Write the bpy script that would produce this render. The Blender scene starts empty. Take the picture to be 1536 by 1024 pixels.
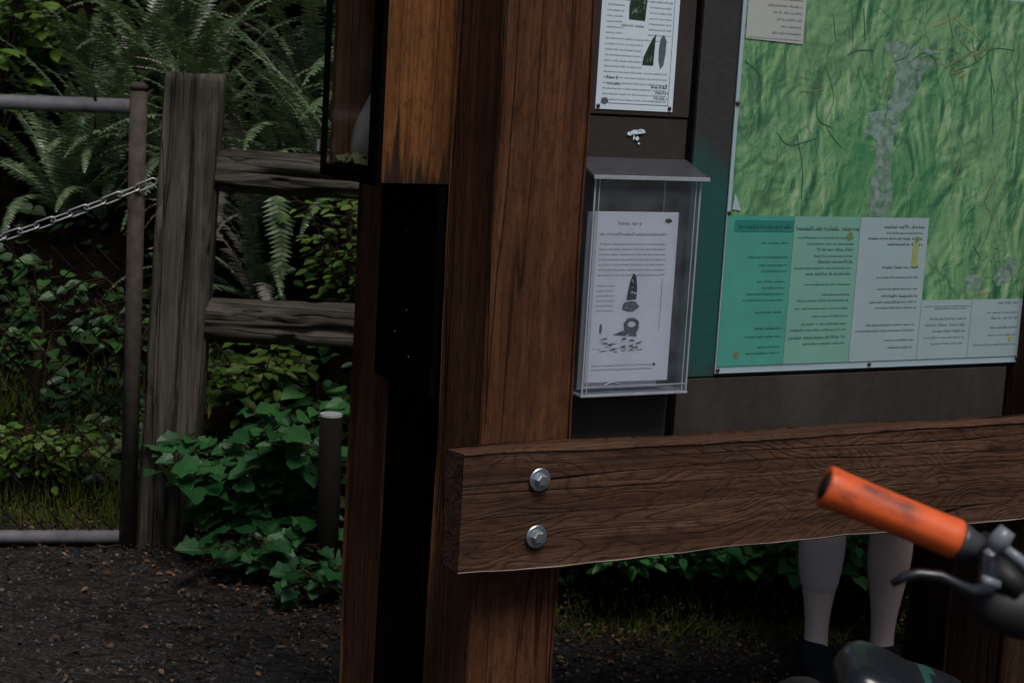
import bpy, bmesh, math, random
from mathutils import Vector, Matrix, noise
R=math.radians
rnd=random.Random(7)
C=bpy.context.scene.collection
SC=bpy.context.scene
# ------------------------------------------------------------------ camera
CAM=Vector((0,0,1.5)); FPX=2600.0
_p,_r=R(8.94),R(3.37)
_F=Vector((0,math.cos(_p),-math.sin(_p))); _R0=Vector((1,0,0)); _U0=Vector((0,math.sin(_p),math.cos(_p)))
_U=math.cos(_r)*_U0-math.sin(_r)*_R0; _Rr=math.cos(_r)*_R0+math.sin(_r)*_U0
cd=bpy.data.cameras.new('camera'); cam=bpy.data.objects.new('camera',cd); C.objects.link(cam)
cam.matrix_world=Matrix(((_Rr.x,_U.x,-_F.x,CAM.x),(_Rr.y,_U.y,-_F.y,CAM.y),(_Rr.z,_U.z,-_F.z,CAM.z),(0,0,0,1)))
cd.sensor_width=36; cd.lens=36*FPX/1536; cd.clip_end=500; cd.clip_start=.05
cd.dof.use_dof=True; cd.dof.focus_distance=3.4; cd.dof.aperture_fstop=12
SC.camera=cam
# ------------------------------------------------------------------ light
SUN_EL,SUN_AZ=R(60),R(158)      # azimuth measured clockwise from +Y (behind the camera, to the right)
w=bpy.data.worlds.new('World'); SC.world=w; w.use_nodes=True
nt=w.node_tree; nt.nodes.clear()
o_=nt.nodes.new('ShaderNodeOutputWorld'); b_=nt.nodes.new('ShaderNodeBackground'); s_=nt.nodes.new('ShaderNodeTexSky')
s_.sky_type='NISHITA'; s_.sun_disc=False; s_.sun_elevation=SUN_EL; s_.sun_rotation=SUN_AZ; s_.dust_density=2.5; s_.air_density=1.0
b_.inputs[1].default_value=.055
nt.links.new(s_.outputs[0],b_.inputs[0]); nt.links.new(b_.outputs[0],o_.inputs[0])
sl=bpy.data.lights.new('sun','SUN'); so=bpy.data.objects.new('sun',sl); C.objects.link(so)
sl.energy=2.0; sl.angle=R(24); sl.color=(1,.96,.90)
sd=Vector((math.sin(SUN_AZ)*math.cos(SUN_EL),math.cos(SUN_AZ)*math.cos(SUN_EL),math.sin(SUN_EL)))
so.rotation_euler=(-sd).to_track_quat('-Z','Y').to_euler()
SC.view_settings.view_transform='Standard'; SC.view_settings.look='None'; SC.view_settings.gamma=1
SC.view_settings.exposure=0.28
SC.cycles.max_bounces=6; SC.cycles.transparent_max_bounces=12
# ------------------------------------------------------------------ materials
class NT:
    def __init__(s,name):
        s.m=bpy.data.materials.new(name); s.m.use_nodes=True; s.t=s.m.node_tree
        s.b=s.t.nodes['Principled BSDF']; s.out=s.t.nodes['Material Output']
    def n(s,t,**k):
        x=s.t.nodes.new('ShaderNode'+t)
        for a,v in k.items(): setattr(x,a,v)
        return x
    def l(s,a,b): s.t.links.new(a,b)
    def put(s,sock,v):
        if hasattr(v,'links') or hasattr(v,'is_linked'): s.l(v,sock)
        else: sock.default_value=v
    def coords(s,scale=(1,1,1),rot=(0,0,0),kind='Object'):
        c=s.n('TexCoord'); m=s.n('Mapping'); m.inputs['Scale'].default_value=scale; m.inputs['Rotation'].default_value=rot
        s.l(c.outputs[kind],m.inputs[0]); return m.outputs[0]
    def noise(s,vec,scale=1,detail=4,rough=.55,dist=0):
        x=s.n('TexNoise'); s.l(vec,x.inputs['Vector']); x.inputs['Scale'].default_value=scale
        x.inputs['Detail'].default_value=detail; x.inputs['Roughness'].default_value=rough; x.inputs['Distortion'].default_value=dist
        return x.outputs[0]
    def ramp(s,fac,pts):
        x=s.n('ValToRGB'); e=x.color_ramp.elements
        while len(e)<len(pts): e.new(.5)
        for i,(p,c) in enumerate(pts):
            e[i].position=p; e[i].color=c if len(c)==4 else (*c,1)
        s.put(x.inputs[0],fac); return x.outputs[0]
    def math(s,op,a,b=0,cl=False):
        x=s.n('Math',operation=op); x.use_clamp=cl; s.put(x.inputs[0],a); s.put(x.inputs[1],b); return x.outputs[0]
    def mix(s,f,a,b,mode='MIX'):
        x=s.n('Mix',data_type='RGBA',blend_type=mode); s.put(x.inputs[0],f)
        for i,v in ((6,a),(7,b)): s.put(x.inputs[i],v if hasattr(v,'is_linked') else ((*v,1) if len(v)==3 else v))
        return x.outputs[2]
    def bump(s,h,strength=.5,dist=.01):
        x=s.n('Bump'); x.inputs['Strength'].default_value=strength; x.inputs['Distance'].default_value=dist
        s.put(x.inputs['Height'],h); s.l(x.outputs[0],s.b.inputs['Normal']); return x
    def col(s,v): s.put(s.b.inputs['Base Color'],v if hasattr(v,'is_linked') else (*v,1))
    def set(s,**k):
        for a,v in k.items(): s.put(s.b.inputs[a.replace('_',' ')],v)
        return s
def g3(v): return (v,v,v)
def plain(name,c,rough=.6,metal=0,var=.25,scale=30,bump=.1):
    t=NT(name); v=t.coords(); n=t.noise(v,scale,5)
    t.col(t.mix(n,tuple(x*(1-var) for x in c),tuple(x*(1+var) for x in c))); t.set(Roughness=rough,Metallic=metal)
    if rough>=.7: t.b.inputs['Specular IOR Level'].default_value=.12
    if bump: t.bump(n,bump,.003)
    return t.m
def wood(name,dark,mid,light,axis='z',grain=1.0,knots=.5,stain=None,rough=.75,fig=26,seed=0,black=.5,bump=.5,lf=.12,kn=0):
    """long-grain wood: contour lines of a stretched noise make cathedral figure"""
    t=NT(name); ax={'x':0,'y':1,'z':2}[axis]
    def sc(a,l):
        q=[a,a,a]; q[ax]=l; return tuple(q)
    v=t.coords(sc(1,lf))
    fine=t.noise(t.coords(sc(1,.02)),170*grain,6,.6)
    mid_=t.noise(t.coords(sc(1,.05)),38*grain,5,.6)
    big=t.noise(v,5*grain+seed*.01,3,.5,.6)
    ring=t.math('FRACT',t.math('MULTIPLY',big,fig))
    tri=t.math('ABSOLUTE',t.math('SUBTRACT',ring,.5))          # 0 .. .5
    line=t.ramp(tri,[(0.0,g3(0)),(.16,g3(.75)),(.5,g3(1))])
    base=t.ramp(mid_,[(.25,dark),(.5,mid),(.78,light)])
    vary=t.ramp(t.noise(t.coords(sc(1,.3),(0,.2,.3)),6,3),[(.35,g3(.15)),(.62,g3(1))])
    c=t.mix(t.math('MULTIPLY',t.math('MULTIPLY',t.math('SUBTRACT',1,line),knots),vary),base,tuple(x*.35 for x in dark))
    c=t.mix(t.math('MULTIPLY',t.ramp(fine,[(.35,g3(1)),(.55,g3(0))]),.45),c,tuple(x*.5 for x in dark))
    blot=t.noise(t.coords(sc(1,.35)),7,5,.6)
    c=t.mix(t.math('MULTIPLY',t.ramp(blot,[(.47,g3(0)),(.66,g3(1))]),black),c,stain or tuple(x*.45 for x in dark))
    if kn:
        kk=t.noise(t.coords(sc(1,.45)),11,2,.5); c=t.mix(t.math('MULTIPLY',t.ramp(kk,[(.66,g3(0)),(.73,g3(1))]),kn),c,tuple(x*.22 for x in dark))
        sp=t.noise(t.coords(sc(1,.25)),120,4,.7); c=t.mix(t.math('MULTIPLY',t.ramp(sp,[(.40,g3(1)),(.5,g3(0))]),.5),c,tuple(x*.55 for x in dark))
    # drying cracks
    cr=t.noise(t.coords(sc(1,.025)),19,2,.4)
    crk=t.ramp(t.math('ABSOLUTE',t.math('SUBTRACT',cr,.5)),[(.0,g3(1)),(.012,g3(0))])
    c=t.mix(t.math('MULTIPLY',crk,.65),c,tuple(x*.15 for x in dark))
    t.col(c); t.set(Roughness=rough)
    t.b.inputs['Specular IOR Level'].default_value=.15
    h=t.math('ADD',t.math('MULTIPLY',fine,.5),t.math('SUBTRACT',t.math('MULTIPLY',line,.35),t.math('MULTIPLY',crk,1.2)))
    t.bump(h,bump,.004)
    return t.m
def leafmat(name,cols,rough=.5,trans=.25,spec=.35):
    t=NT(name); g=t.n('NewGeometry'); v=t.coords()
    n=t.noise(v,45,3)
    f=t.math('ADD',t.math('MULTIPLY',g.outputs['Random Per Island'],.8),t.math('MULTIPLY',n,.25))
    k=len(cols); c=t.ramp(f,[(i/(k-1)*.9+.05,cols[i]) for i in range(k)])
    t.col(c); t.set(Roughness=rough); t.b.inputs['Specular IOR Level'].default_value=spec
    tr=t.n('BsdfTranslucent'); t.l(t.mix(.5,c,(.10,.16,.02)),tr.inputs[0])
    mx=t.n('MixShader'); mx.inputs[0].default_value=trans
    t.l(t.b.outputs[0],mx.inputs[1]); t.l(tr.outputs[0],mx.inputs[2]); t.l(mx.outputs[0],t.out.inputs[0])
    return t.m
M={}
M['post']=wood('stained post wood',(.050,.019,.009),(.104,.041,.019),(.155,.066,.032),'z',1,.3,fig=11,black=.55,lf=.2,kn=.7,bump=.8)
M['postshade']=wood('shaded post wood',(.020,.009,.005),(.038,.018,.010),(.055,.028,.016),'z',1,.3,fig=11,black=.55,lf=.2,kn=.7,bump=.8)  # shade put into the colour: darkened post wood for the right posts
M['rail']=wood('weathered rail wood',(.036,.017,.010),(.094,.046,.028),(.155,.085,.054),'x',1,.62,fig=36,black=.35,bump=.8,lf=.28,kn=.5)
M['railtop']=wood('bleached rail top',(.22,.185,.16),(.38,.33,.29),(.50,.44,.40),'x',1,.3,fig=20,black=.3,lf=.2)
M['railend']=wood('rail end grain',(.014,.012,.009),(.026,.022,.016),(.038,.032,.023),'y',1.2,.15,black=.6)
M['case']=wood('orange cedar',(.085,.030,.010),(.18,.070,.022),(.24,.10,.034),'z',1,.35,fig=14,lf=.1,kn=.3,black=.5,stain=(.03,.014,.008))
_m=M['case']; _t=_m.node_tree; _b=_t.nodes['Principled BSDF']; _src=_b.inputs['Base Color'].links[0].from_socket
_tc=_t.nodes.new('ShaderNodeTexCoord'); _mp=_t.nodes.new('ShaderNodeMapping'); _mp.inputs['Scale'].default_value=(1,1,.06); _nz=_t.nodes.new('ShaderNodeTexNoise'); _nz.inputs['Scale'].default_value=42; _nz.inputs['Detail'].default_value=3
_sx=_t.nodes.new('ShaderNodeSeparateXYZ'); _t.links.new(_tc.outputs['Object'],_mp.inputs[0]); _t.links.new(_mp.outputs[0],_nz.inputs['Vector']); _t.links.new(_tc.outputs['Object'],_sx.inputs[0])
_a=_t.nodes.new('ShaderNodeMath'); _a.operation='MULTIPLY_ADD'; _t.links.new(_nz.outputs[0],_a.inputs[0]); _a.inputs[1].default_value=.42; _a.inputs[2].default_value=-.165
_c=_t.nodes.new('ShaderNodeMath'); _c.operation='SUBTRACT'; _t.links.new(_a.outputs[0],_c.inputs[0]); _t.links.new(_sx.outputs[2],_c.inputs[1])
_r=_t.nodes.new('ShaderNodeMath'); _r.operation='MULTIPLY'; _r.use_clamp=True; _t.links.new(_c.outputs[0],_r.inputs[0]); _r.inputs[1].default_value=28
_mx=_t.nodes.new('ShaderNodeMix'); _mx.data_type='RGBA'; _t.links.new(_r.outputs[0],_mx.inputs[0]); _t.links.new(_src,_mx.inputs[6]); _mx.inputs[7].default_value=(.028,.014,.009,1); _t.links.new(_mx.outputs[2],_b.inputs['Base Color'])
M['casein']=wood('case lining wood',(.11,.06,.038),(.17,.095,.06),(.21,.12,.08),'z',1,.3,fig=14)
M['darkwood']=plain('black weathered wood',(.0035,.003,.003),.95,0,.5,40,.3); M['darkwood'].node_tree.nodes['Principled BSDF'].inputs['Specular IOR Level'].default_value=.0
M['grey']=wood('grey split cedar',(.020,.017,.013),(.085,.074,.058),(.165,.15,.12),'z',.8,.45,fig=13,black=.75,stain=(.014,.013,.008),bump=1)
M['greyx']=wood('grey split rail cedar',(.020,.017,.013),(.075,.066,.053),(.15,.135,.11),'x',.8,.45,fig=13,black=.75,stain=(.012,.011,.008),bump=1)
M['stakewood']=plain('dark grey wood',(.009,.008,.006),.85,0,.6,35,.4)
M['metal']=plain('galvanised steel',(.42,.43,.45),.38,.85,.25,60,.1)
M['zinc']=plain('zinc bolt metal',(.45,.50,.54),.35,.9,.3,90,.2)
M['pipe']=plain('painted gate pipe',(.30,.29,.32),.3,.55,.55,22,.25)
M['piperust']=plain('dark rusted pipe',(.058,.048,.041),.75,.1,.8,30,.4)
M['wire']=plain('rusted wire',(.010,.008,.007),.7,.4)
M['chain']=plain('chain steel',(.32,.32,.33),.35,.8,.3,60,.1)
M['black']=plain('black rubber',(.006,.006,.007),.6,0,.3)
M['gloss']=plain('glossy black vinyl',(.012,.014,.018),.25,0,.2,50,.05)
M['greyplastic']=plain('grey plastic',(.15,.165,.19),.35,0,.2)
M['collar']=plain('dark grey collar',(.045,.047,.055),.4,0,.2)
M['greendecal']=plain('green vinyl',(.02,.075,.055),.3)
M['whitedecal']=plain('white vinyl',(.6,.62,.72),.35)
M['frame']=plain('black bike paint',(.02,.02,.024),.3,.3)
M['tyre']=plain('tyre rubber',(.02,.02,.02),.8,0,.4,80,.4)
M['paper']=plain('white paper',(.62,.72,.80),.6,0,.05,40,.03)
M['paper2']=plain('leaflet paper',(.80,.84,.93),.6,0,.05,40,.03)
M['oldpaper']=plain('old paper',(.36,.37,.36),.7,0,.2,30,.05)
M['ink']=plain('grey ink',(.10,.12,.14),.7,0,.4,90,0)
M['inkdark']=plain('dark ink',(.02,.03,.03),.7,0,.5,90,0)
M['inkgreen']=plain('green black ink',(.022,.045,.03),.7,0,.9,70,0)
M['inklake']=plain('blue grey print',(.21,.31,.265),.5,0,.3,60,0)
_t=M['inklake'].node_tree; _tr=_t.nodes.new('ShaderNodeBsdfTransparent'); _mx=_t.nodes.new('ShaderNodeMixShader'); _nz=_t.nodes.new('ShaderNodeTexNoise'); _nz.inputs['Scale'].default_value=55; _nz.inputs['Detail'].default_value=4
_rp=_t.nodes.new('ShaderNodeValToRGB'); _rp.color_ramp.elements[0].position=.30; _rp.color_ramp.elements[1].position=.58; _tc=_t.nodes.new('ShaderNodeTexCoord')
_t.links.new(_tc.outputs['Object'],_nz.inputs['Vector']); _t.links.new(_nz.outputs[0],_rp.inputs[0]); _t.links.new(_rp.outputs[0],_mx.inputs[0]); _t.links.new(_tr.outputs[0],_mx.inputs[1])
_t.links.new(_t.nodes['Principled BSDF'].outputs[0],_mx.inputs[2]); _t.links.new(_mx.outputs[0],_t.nodes['Material Output'].inputs[0])
M['inkred']=plain('brown print',(.15,.20,.09),.5)
M['inkyellow']=plain('yellow print',(.30,.33,.13),.5)
M['pin']=plain('brass pin',(.07,.055,.04),.5,.5)
M['teal']=plain('teal print',(.065,.30,.235),.45,0,.18,14,0)
M['tealpale']=plain('pale teal print',(.17,.36,.30),.45,0,.14,14,0)
M['bluepale']=plain('pale blue print',(.30,.40,.43),.45,0,.10,14,0)
M['legend']=plain('cream print',(.42,.44,.42),.45,0,.08,14,0)
M['tealline']=plain('dark teal print',(.02,.19,.16),.45,0,.18,30,0)
M['border']=plain('print margin',(.34,.45,.50),.4,0,.1,30,0)
M['shoe']=plain('black shoe fabric',(.012,.014,.02),.7,0,.5,60,.3)
M['skin']=plain('pale skin',(.58,.45,.43),.5,0,.14,18,.05)
M['sleeve']=plain('grey compression fabric',(.54,.47,.50),.75,0,.12,120,.15)
M['shirt']=plain('dark blue cotton',(.03,.04,.07),.85)
M['shorts']=plain('charcoal cotton',(.03,.03,.032),.85)
M['hair']=plain('brown hair',(.03,.018,.01),.6,0,.6,60,.4)
M['shingle']=plain('cedar shingles',(.05,.045,.04),.85,0,.5,20,.4)
M['debris']=plain('pale moss debris',(.20,.22,.13),.9,0,.5,90,.5)
# board: brown-black paint with teal wash on the stile beside the map
t=NT('painted board'); v=t.coords(); n=t.noise(v,55,6,.65); n2=t.noise(t.coords((1,1,.4)),6,4)
c=t.mix(n,(.022,.018,.016),(.048,.040,.037)); c=t.mix(t.math('MULTIPLY',t.ramp(n2,[(.5,g3(0)),(.75,g3(1))]),.6),c,(.07,.06,.057))
t.col(c); t.set(Roughness=.7); t.b.inputs['Specular IOR Level'].default_value=.2; t.bump(n,.35,.003); M['board']=t.m
t=NT('teal washed board'); v=t.coords(); n=t.noise(v,55,6,.65); sp=t.n('SeparateXYZ'); t.l(t.n('TexCoord').outputs['Object'],sp.inputs[0])
n2=t.noise(t.coords((1,1,.35)),9,4)
zz=t.math('ADD',sp.outputs[2],t.math('MULTIPLY',t.math('SUBTRACT',n2,.5),.5))
mask=t.ramp(zz,[(.0,g3(0)),(1.0,g3(1))])
rmp=mask.node; el=rmp.color_ramp.elements
el[0].position=.90; el[0].color=(0,0,0,1); el[1].position=.97; el[1].color=(1,1,1,1)
e=el.new(1.0); e.color=(1,1,1,1)
inv=t.ramp(t.math('SUBTRACT',zz,.4),[(.86,g3(1)),(1.0,g3(0))])
wash=t.math('MULTIPLY',mask,inv)
c=t.mix(n,(.020,.019,.019),(.045,.042,.042)); c=t.mix(t.math('MULTIPLY',wash,.9),c,(.007,.075,.064))
t.col(c); t.set(Roughness=.55); t.bump(n,.35,.003); M['boardteal']=t.m
# map print
t=NT('relief map print')
def offs(o,sc_):
    c_=t.n('TexCoord'); m_=t.n('Mapping'); m_.inputs['Location'].default_value=o; m_.inputs['Scale'].default_value=sc_; t.l(c_.outputs['Object'],m_.inputs[0]); return m_.outputs[0]
def shade(scale,sc_,d,dist,gain):
    p=t.noise(offs((0,0,0),sc_),scale,5,.55,dist); q=t.noise(offs((d,0,-d*.5),sc_),scale,5,.55,dist)
    return t.math('MULTIPLY',t.math('SUBTRACT',p,q),gain)
h=t.math('ADD',t.math('ADD',shade(9,(1,1,.55),.009,1.0,3.4),shade(26,(1,1,.7),.003,.8,2.2)),.5)
c=t.ramp(h,[(.12,(.030,.105,.060)),(.35,(.072,.205,.10)),(.54,(.140,.31,.140)),(.73,(.22,.385,.19)),(.94,(.33,.47,.29))])
nC=t.noise(t.coords((1,1,.8)),5,3,.5,.5)
c=t.mix(t.math('MULTIPLY',t.ramp(nC,[(.5,g3(0)),(.70,g3(1))]),.45),c,(.20,.34,.17))
c=t.mix(t.math('MULTIPLY',t.ramp(nC,[(.34,g3(1)),(.47,g3(0))]),.55),c,(.045,.20,.085))
nD=t.noise(t.coords((1,1,.5)),7,4,.5,.6); vein=t.ramp(t.math('ABSOLUTE',t.math('SUBTRACT',nD,.5)),[(.0,g3(1)),(.018,g3(0))])
c=t.mix(t.math('MULTIPLY',vein,.55),c,(.03,.09,.055))
t.col(c); t.set(Roughness=.4); M['map']=t.m; M['trail']=plain('dark green print',(.05,.135,.085),.5,0,.4,60,0)
# clear acrylic sheet (thin)
t=NT('clear acrylic'); tr=t.n('BsdfTransparent'); tr.inputs[0].default_value=(.985,.99,1,1)
gl=t.n('BsdfGlossy'); gl.inputs[1].default_value=.12; gl.inputs[0].default_value=(.9,.95,1,1)
df=t.n('BsdfDiffuse'); df.inputs[0].default_value=(.5,.55,.62,1)
fr=t.n('Fresnel'); fr.inputs[0].default_value=1.5
nz=t.noise(t.coords(),18,5); 
m1=t.n('MixShader'); t.l(t.math('ADD',t.math('MULTIPLY',fr.outputs[0],.5),.02,True),m1.inputs[0]); t.l(tr.outputs[0],m1.inputs[1]); t.l(gl.outputs[0],m1.inputs[2])
m2=t.n('MixShader'); t.l(t.ramp(nz,[(.35,g3(.02)),(.75,g3(.09))]),m2.inputs[0]); t.l(m1.outputs[0],m2.inputs[1]); t.l(df.outputs[0],m2.inputs[2])
t.l(m2.outputs[0],t.out.inputs[0]); M['acrylic']=t.m
M['acryledge']=plain('frosted acrylic edge',(.30,.32,.36),.3,0,.3,40,.05)
M['lid']=plain('frosted acrylic lid',(.10,.10,.11),.3,0,.3,25,.1)
_t=M['lid'].node_tree; _tr=_t.nodes.new('ShaderNodeBsdfTransparent'); _tr.inputs[0].default_value=(.8,.82,.85,1); _mx=_t.nodes.new('ShaderNodeMixShader'); _mx.inputs[0].default_value=.42
_t.links.new(_tr.outputs[0],_mx.inputs[1]); _t.links.new(_t.nodes['Principled BSDF'].outputs[0],_mx.inputs[2]); _t.links.new(_mx.outputs[0],_t.nodes['Material Output'].inputs[0])
M['casegl']=None
t=NT('dusty pane'); tr=t.n('BsdfTransparent'); tr.inputs[0].default_value=(.93,.92,.90,1); gl=t.n('BsdfGlossy'); gl.inputs[1].default_value=.08
fr=t.n('Fresnel'); fr.inputs[0].default_value=1.25; m1=t.n('MixShader'); t.l(t.math('MULTIPLY',fr.outputs[0],.2),m1.inputs[0]); t.l(tr.outputs[0],m1.inputs[1]); t.l(gl.outputs[0],m1.inputs[2]); t.l(m1.outputs[0],t.out.inputs[0]); M['casegl']=t.m
# orange grip
t=NT('orange rubber grip'); v=t.coords(); n=t.noise(v,60,4); n2=t.noise(t.coords((.6,1,1)),38,4,.6)
c=t.mix(n,(.62,.085,.012),(.80,.13,.03)); c=t.mix(t.math('MULTIPLY',t.ramp(n2,[(.53,g3(0)),(.66,g3(1))]),.75),c,(.16,.035,.03))
sx=t.n('SeparateXYZ'); t.l(t.n('TexCoord').outputs['Object'],sx.inputs[0])
mk=t.ramp(t.math('ABSOLUTE',t.math('ADD',sx.outputs[0],.312)),[(.018,g3(1)),(.034,g3(0))])
mk=t.math('MULTIPLY',mk,t.ramp(t.math('ABSOLUTE',t.math('ADD',sx.outputs[1],.0115)),[(.003,g3(1)),(.006,g3(0))]))
mk=t.math('MULTIPLY',mk,t.math('GREATER_THAN',sx.outputs[2],1.119))
c=t.mix(t.math('MULTIPLY',mk,t.ramp(n2,[(.40,g3(.25)),(.55,g3(.9))])),c,(.13,.04,.035))
t.col(c); t.set(Roughness=.5); t.bump(t.noise(v,420,2),.25,.001); M['grip']=t.m
# path and soil
t=NT('damp gravel path'); v=t.coords(); a=t.noise(v,90,8,.7); b=t.noise(t.coords((.75,1.5,1)),19,6,.62,1.0); d=t.noise(v,1.6,4)
vo=t.n('TexVoronoi'); t.l(v,vo.inputs[0]); vo.inputs['Scale'].default_value=110
c=t.ramp(a,[(.3,(.008,.007,.006)),(.5,(.034,.030,.028)),(.70,(.105,.097,.092))])
c=t.mix(t.math('MULTIPLY',t.ramp(b,[(.43,g3(1)),(.51,g3(0))]),.85),c,(.009,.008,.007))  # shade of the hollows between lumps painted as dark patches
c=t.mix(t.math('MULTIPLY',t.ramp(d,[(.45,g3(0)),(.7,g3(1))]),.5),c,(.04,.036,.035))
t.col(c); t.set(Roughness=.75); t.b.inputs['Specular IOR Level'].default_value=.15
t.bump(t.math('ADD',t.math('MULTIPLY',b,1.4),t.math('ADD',t.math('MULTIPLY',a,.5),t.math('MULTIPLY',vo.outputs[0],.5))),.9,.03); M['path']=t.m
t=NT('dark forest soil'); v=t.coords(); a=t.noise(v,40,8,.7); c=t.ramp(a,[(.35,(.003,.0025,.002)),(.6,(.008,.006,.004)),(.8,(.018,.011,.006))]); t.col(c); t.set(Roughness=.9); t.b.inputs['Specular IOR Level'].default_value=0; t.bump(a,.8,.04); M['soil']=t.m
M['fern']=leafmat('fern frond green',[(.045,.085,.045),(.075,.13,.065),(.12,.17,.075),(.20,.24,.16)],.38,.2,.6)
M['ferngrey']=leafmat('dead fern grey',[(.22,.19,.16),(.34,.31,.27),(.16,.12,.09)],.7,.15)
M['leafdeep']=leafmat('deep green leaf',[(.007,.034,.010),(.013,.066,.018),(.023,.10,.028),(.045,.13,.04)],.45,.22,.35)
M['leafyel']=leafmat('yellow green leaf',[(.04,.10,.012),(.075,.15,.02),(.13,.20,.035)],.5,.3)
M['leafbr']=leafmat('bramble leaf',[(.025,.13,.035),(.045,.19,.05),(.08,.24,.06)],.45,.25)
M['leafgap']=leafmat('fresh green leaf',[(.014,.075,.020),(.025,.11,.028),(.05,.15,.035)],.45,.25)
M['leafmid']=leafmat('mid green leaf',[(.010,.042,.012),(.02,.066,.015),(.045,.11,.025)],.45,.25)
M['ivy']=leafmat('dark ivy leaf',[(.006,.022,.007),(.010,.036,.010),(.02,.05,.013),(.03,.035,.012)],.45,.2)
M['moss']=leafmat('moss and grass',[(.04,.075,.012),(.075,.105,.018),(.13,.14,.03)],.8,.2,.1)
M['litter']=leafmat('brown leaf litter',[(.014,.008,.005),(.045,.023,.013),(.09,.047,.027),(.24,.15,.09)],.8,.05,.1)
M['pebble']=leafmat('pebble',[(.02,.019,.02),(.035,.033,.035),(.055,.052,.055),(.12,.10,.09)],.7,0,.3)
M['stem']=plain('brown stem',(.035,.024,.014),.8)
M['frondstem']=plain('fern stalk',(.06,.055,.02),.7)
# ------------------------------------------------------------------ mesh helpers
class MB:
    def __init__(s): s.bm=bmesh.new()
    def face(s,pts):
        return s.bm.faces.new([s.bm.verts.new(p) for p in pts])
    def box(s,x0,x1,y0,y1,z0,z1,bev=0,mat=None,jit=0):
        b=bmesh.new(); bmesh.ops.create_cube(b,size=1)
        for v in b.verts:
            v.co=Vector(((x0,x1)[v.co.x>0],(y0,y1)[v.co.y>0],(z0,z1)[v.co.z>0]))
            if jit: v.co+=Vector((rnd.uniform(-jit,jit),rnd.uniform(-jit,jit),rnd.uniform(-jit,jit)))
        if bev: bmesh.ops.bevel(b,geom=b.edges[:],offset=bev,segments=2,affect='EDGES',profile=.6)
        s.add(b,mat)
    def add(s,b,mat=None):
        if mat is not None: bmesh.ops.transform(b,matrix=mat,verts=b.verts[:])
        me=bpy.data.meshes.new('t'); b.to_mesh(me); b.free(); s.bm.from_mesh(me); bpy.data.meshes.remove(me)
    def tube(s,pts,rad,seg=12,caps=True,flat=1.0):
        pts=[Vector(p) for p in pts]; n=len(pts)
        if not hasattr(rad,'__len__'): rad=[rad]*n
        t0=(pts[1]-pts[0]).normalized(); up=Vector((0,0,1)) if abs(t0.z)<.9 else Vector((1,0,0))
        a=t0.cross(up).normalized(); rings=[]
        for i,p in enumerate(pts):
            t=((pts[min(i+1,n-1)]-pts[max(i-1,0)])).normalized()
            a=(a-t*a.dot(t)).normalized(); b=t.cross(a)
            rings.append([s.bm.verts.new(p+rad[i]*(math.cos(k*2*math.pi/seg)*a+flat*math.sin(k*2*math.pi/seg)*b)) for k in range(seg)])
        for i in range(n-1):
            for k in range(seg):
                s.bm.faces.new((rings[i][k],rings[i][(k+1)%seg],rings[i+1][(k+1)%seg],rings[i+1][k]))
        if caps:
            s.bm.faces.new(rings[0][::-1]); s.bm.faces.new(rings[-1])
    def torus(s,c,ax,Rm,rm,seg=48,sub=10):
        ax=Vector(ax).normalized(); u=ax.orthogonal().normalized(); v=ax.cross(u); rows=[]
        for i in range(seg):
            a=i*2*math.pi/seg; d=u*math.cos(a)+v*math.sin(a)
            rows.append([s.bm.verts.new(Vector(c)+d*(Rm+rm*math.cos(b*2*math.pi/sub))+ax*rm*math.sin(b*2*math.pi/sub)) for b in range(sub)])
        for i in range(seg):
            for j in range(sub):
                s.bm.faces.new((rows[i][j],rows[(i+1)%seg][j],rows[(i+1)%seg][(j+1)%sub],rows[i][(j+1)%sub]))
    def build(s,name,mat,parent=None,smooth=False,loc=None,norm=True):
        if norm: bmesh.ops.recalc_face_normals(s.bm,faces=s.bm.faces[:])
        me=bpy.data.meshes.new(name); s.bm.to_mesh(me); s.bm.free()
        mats=mat if isinstance(mat,list) else [mat]
        for m in mats: me.materials.append(m)
        if smooth:
            for p in me.polygons: p.use_smooth=True
        o=bpy.data.objects.new(name,me); C.objects.link(o)
        if loc is not None: o.location=loc
        if parent: o.parent=parent
        return o
def tag(o,label=None,cat=None,group=None,kind=None):
    for k,v in (('label',label),('category',cat),('group',group),('kind',kind)):
        if v: o[k]=v
    return o
def thing(name,loc,label,cat,rot=(0,0,0),group=None):
    o=bpy.data.objects.new(name,None); C.objects.link(o); o.location=loc; o.rotation_euler=rot; o.empty_display_size=.1
    return tag(o,label,cat,group)
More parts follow.
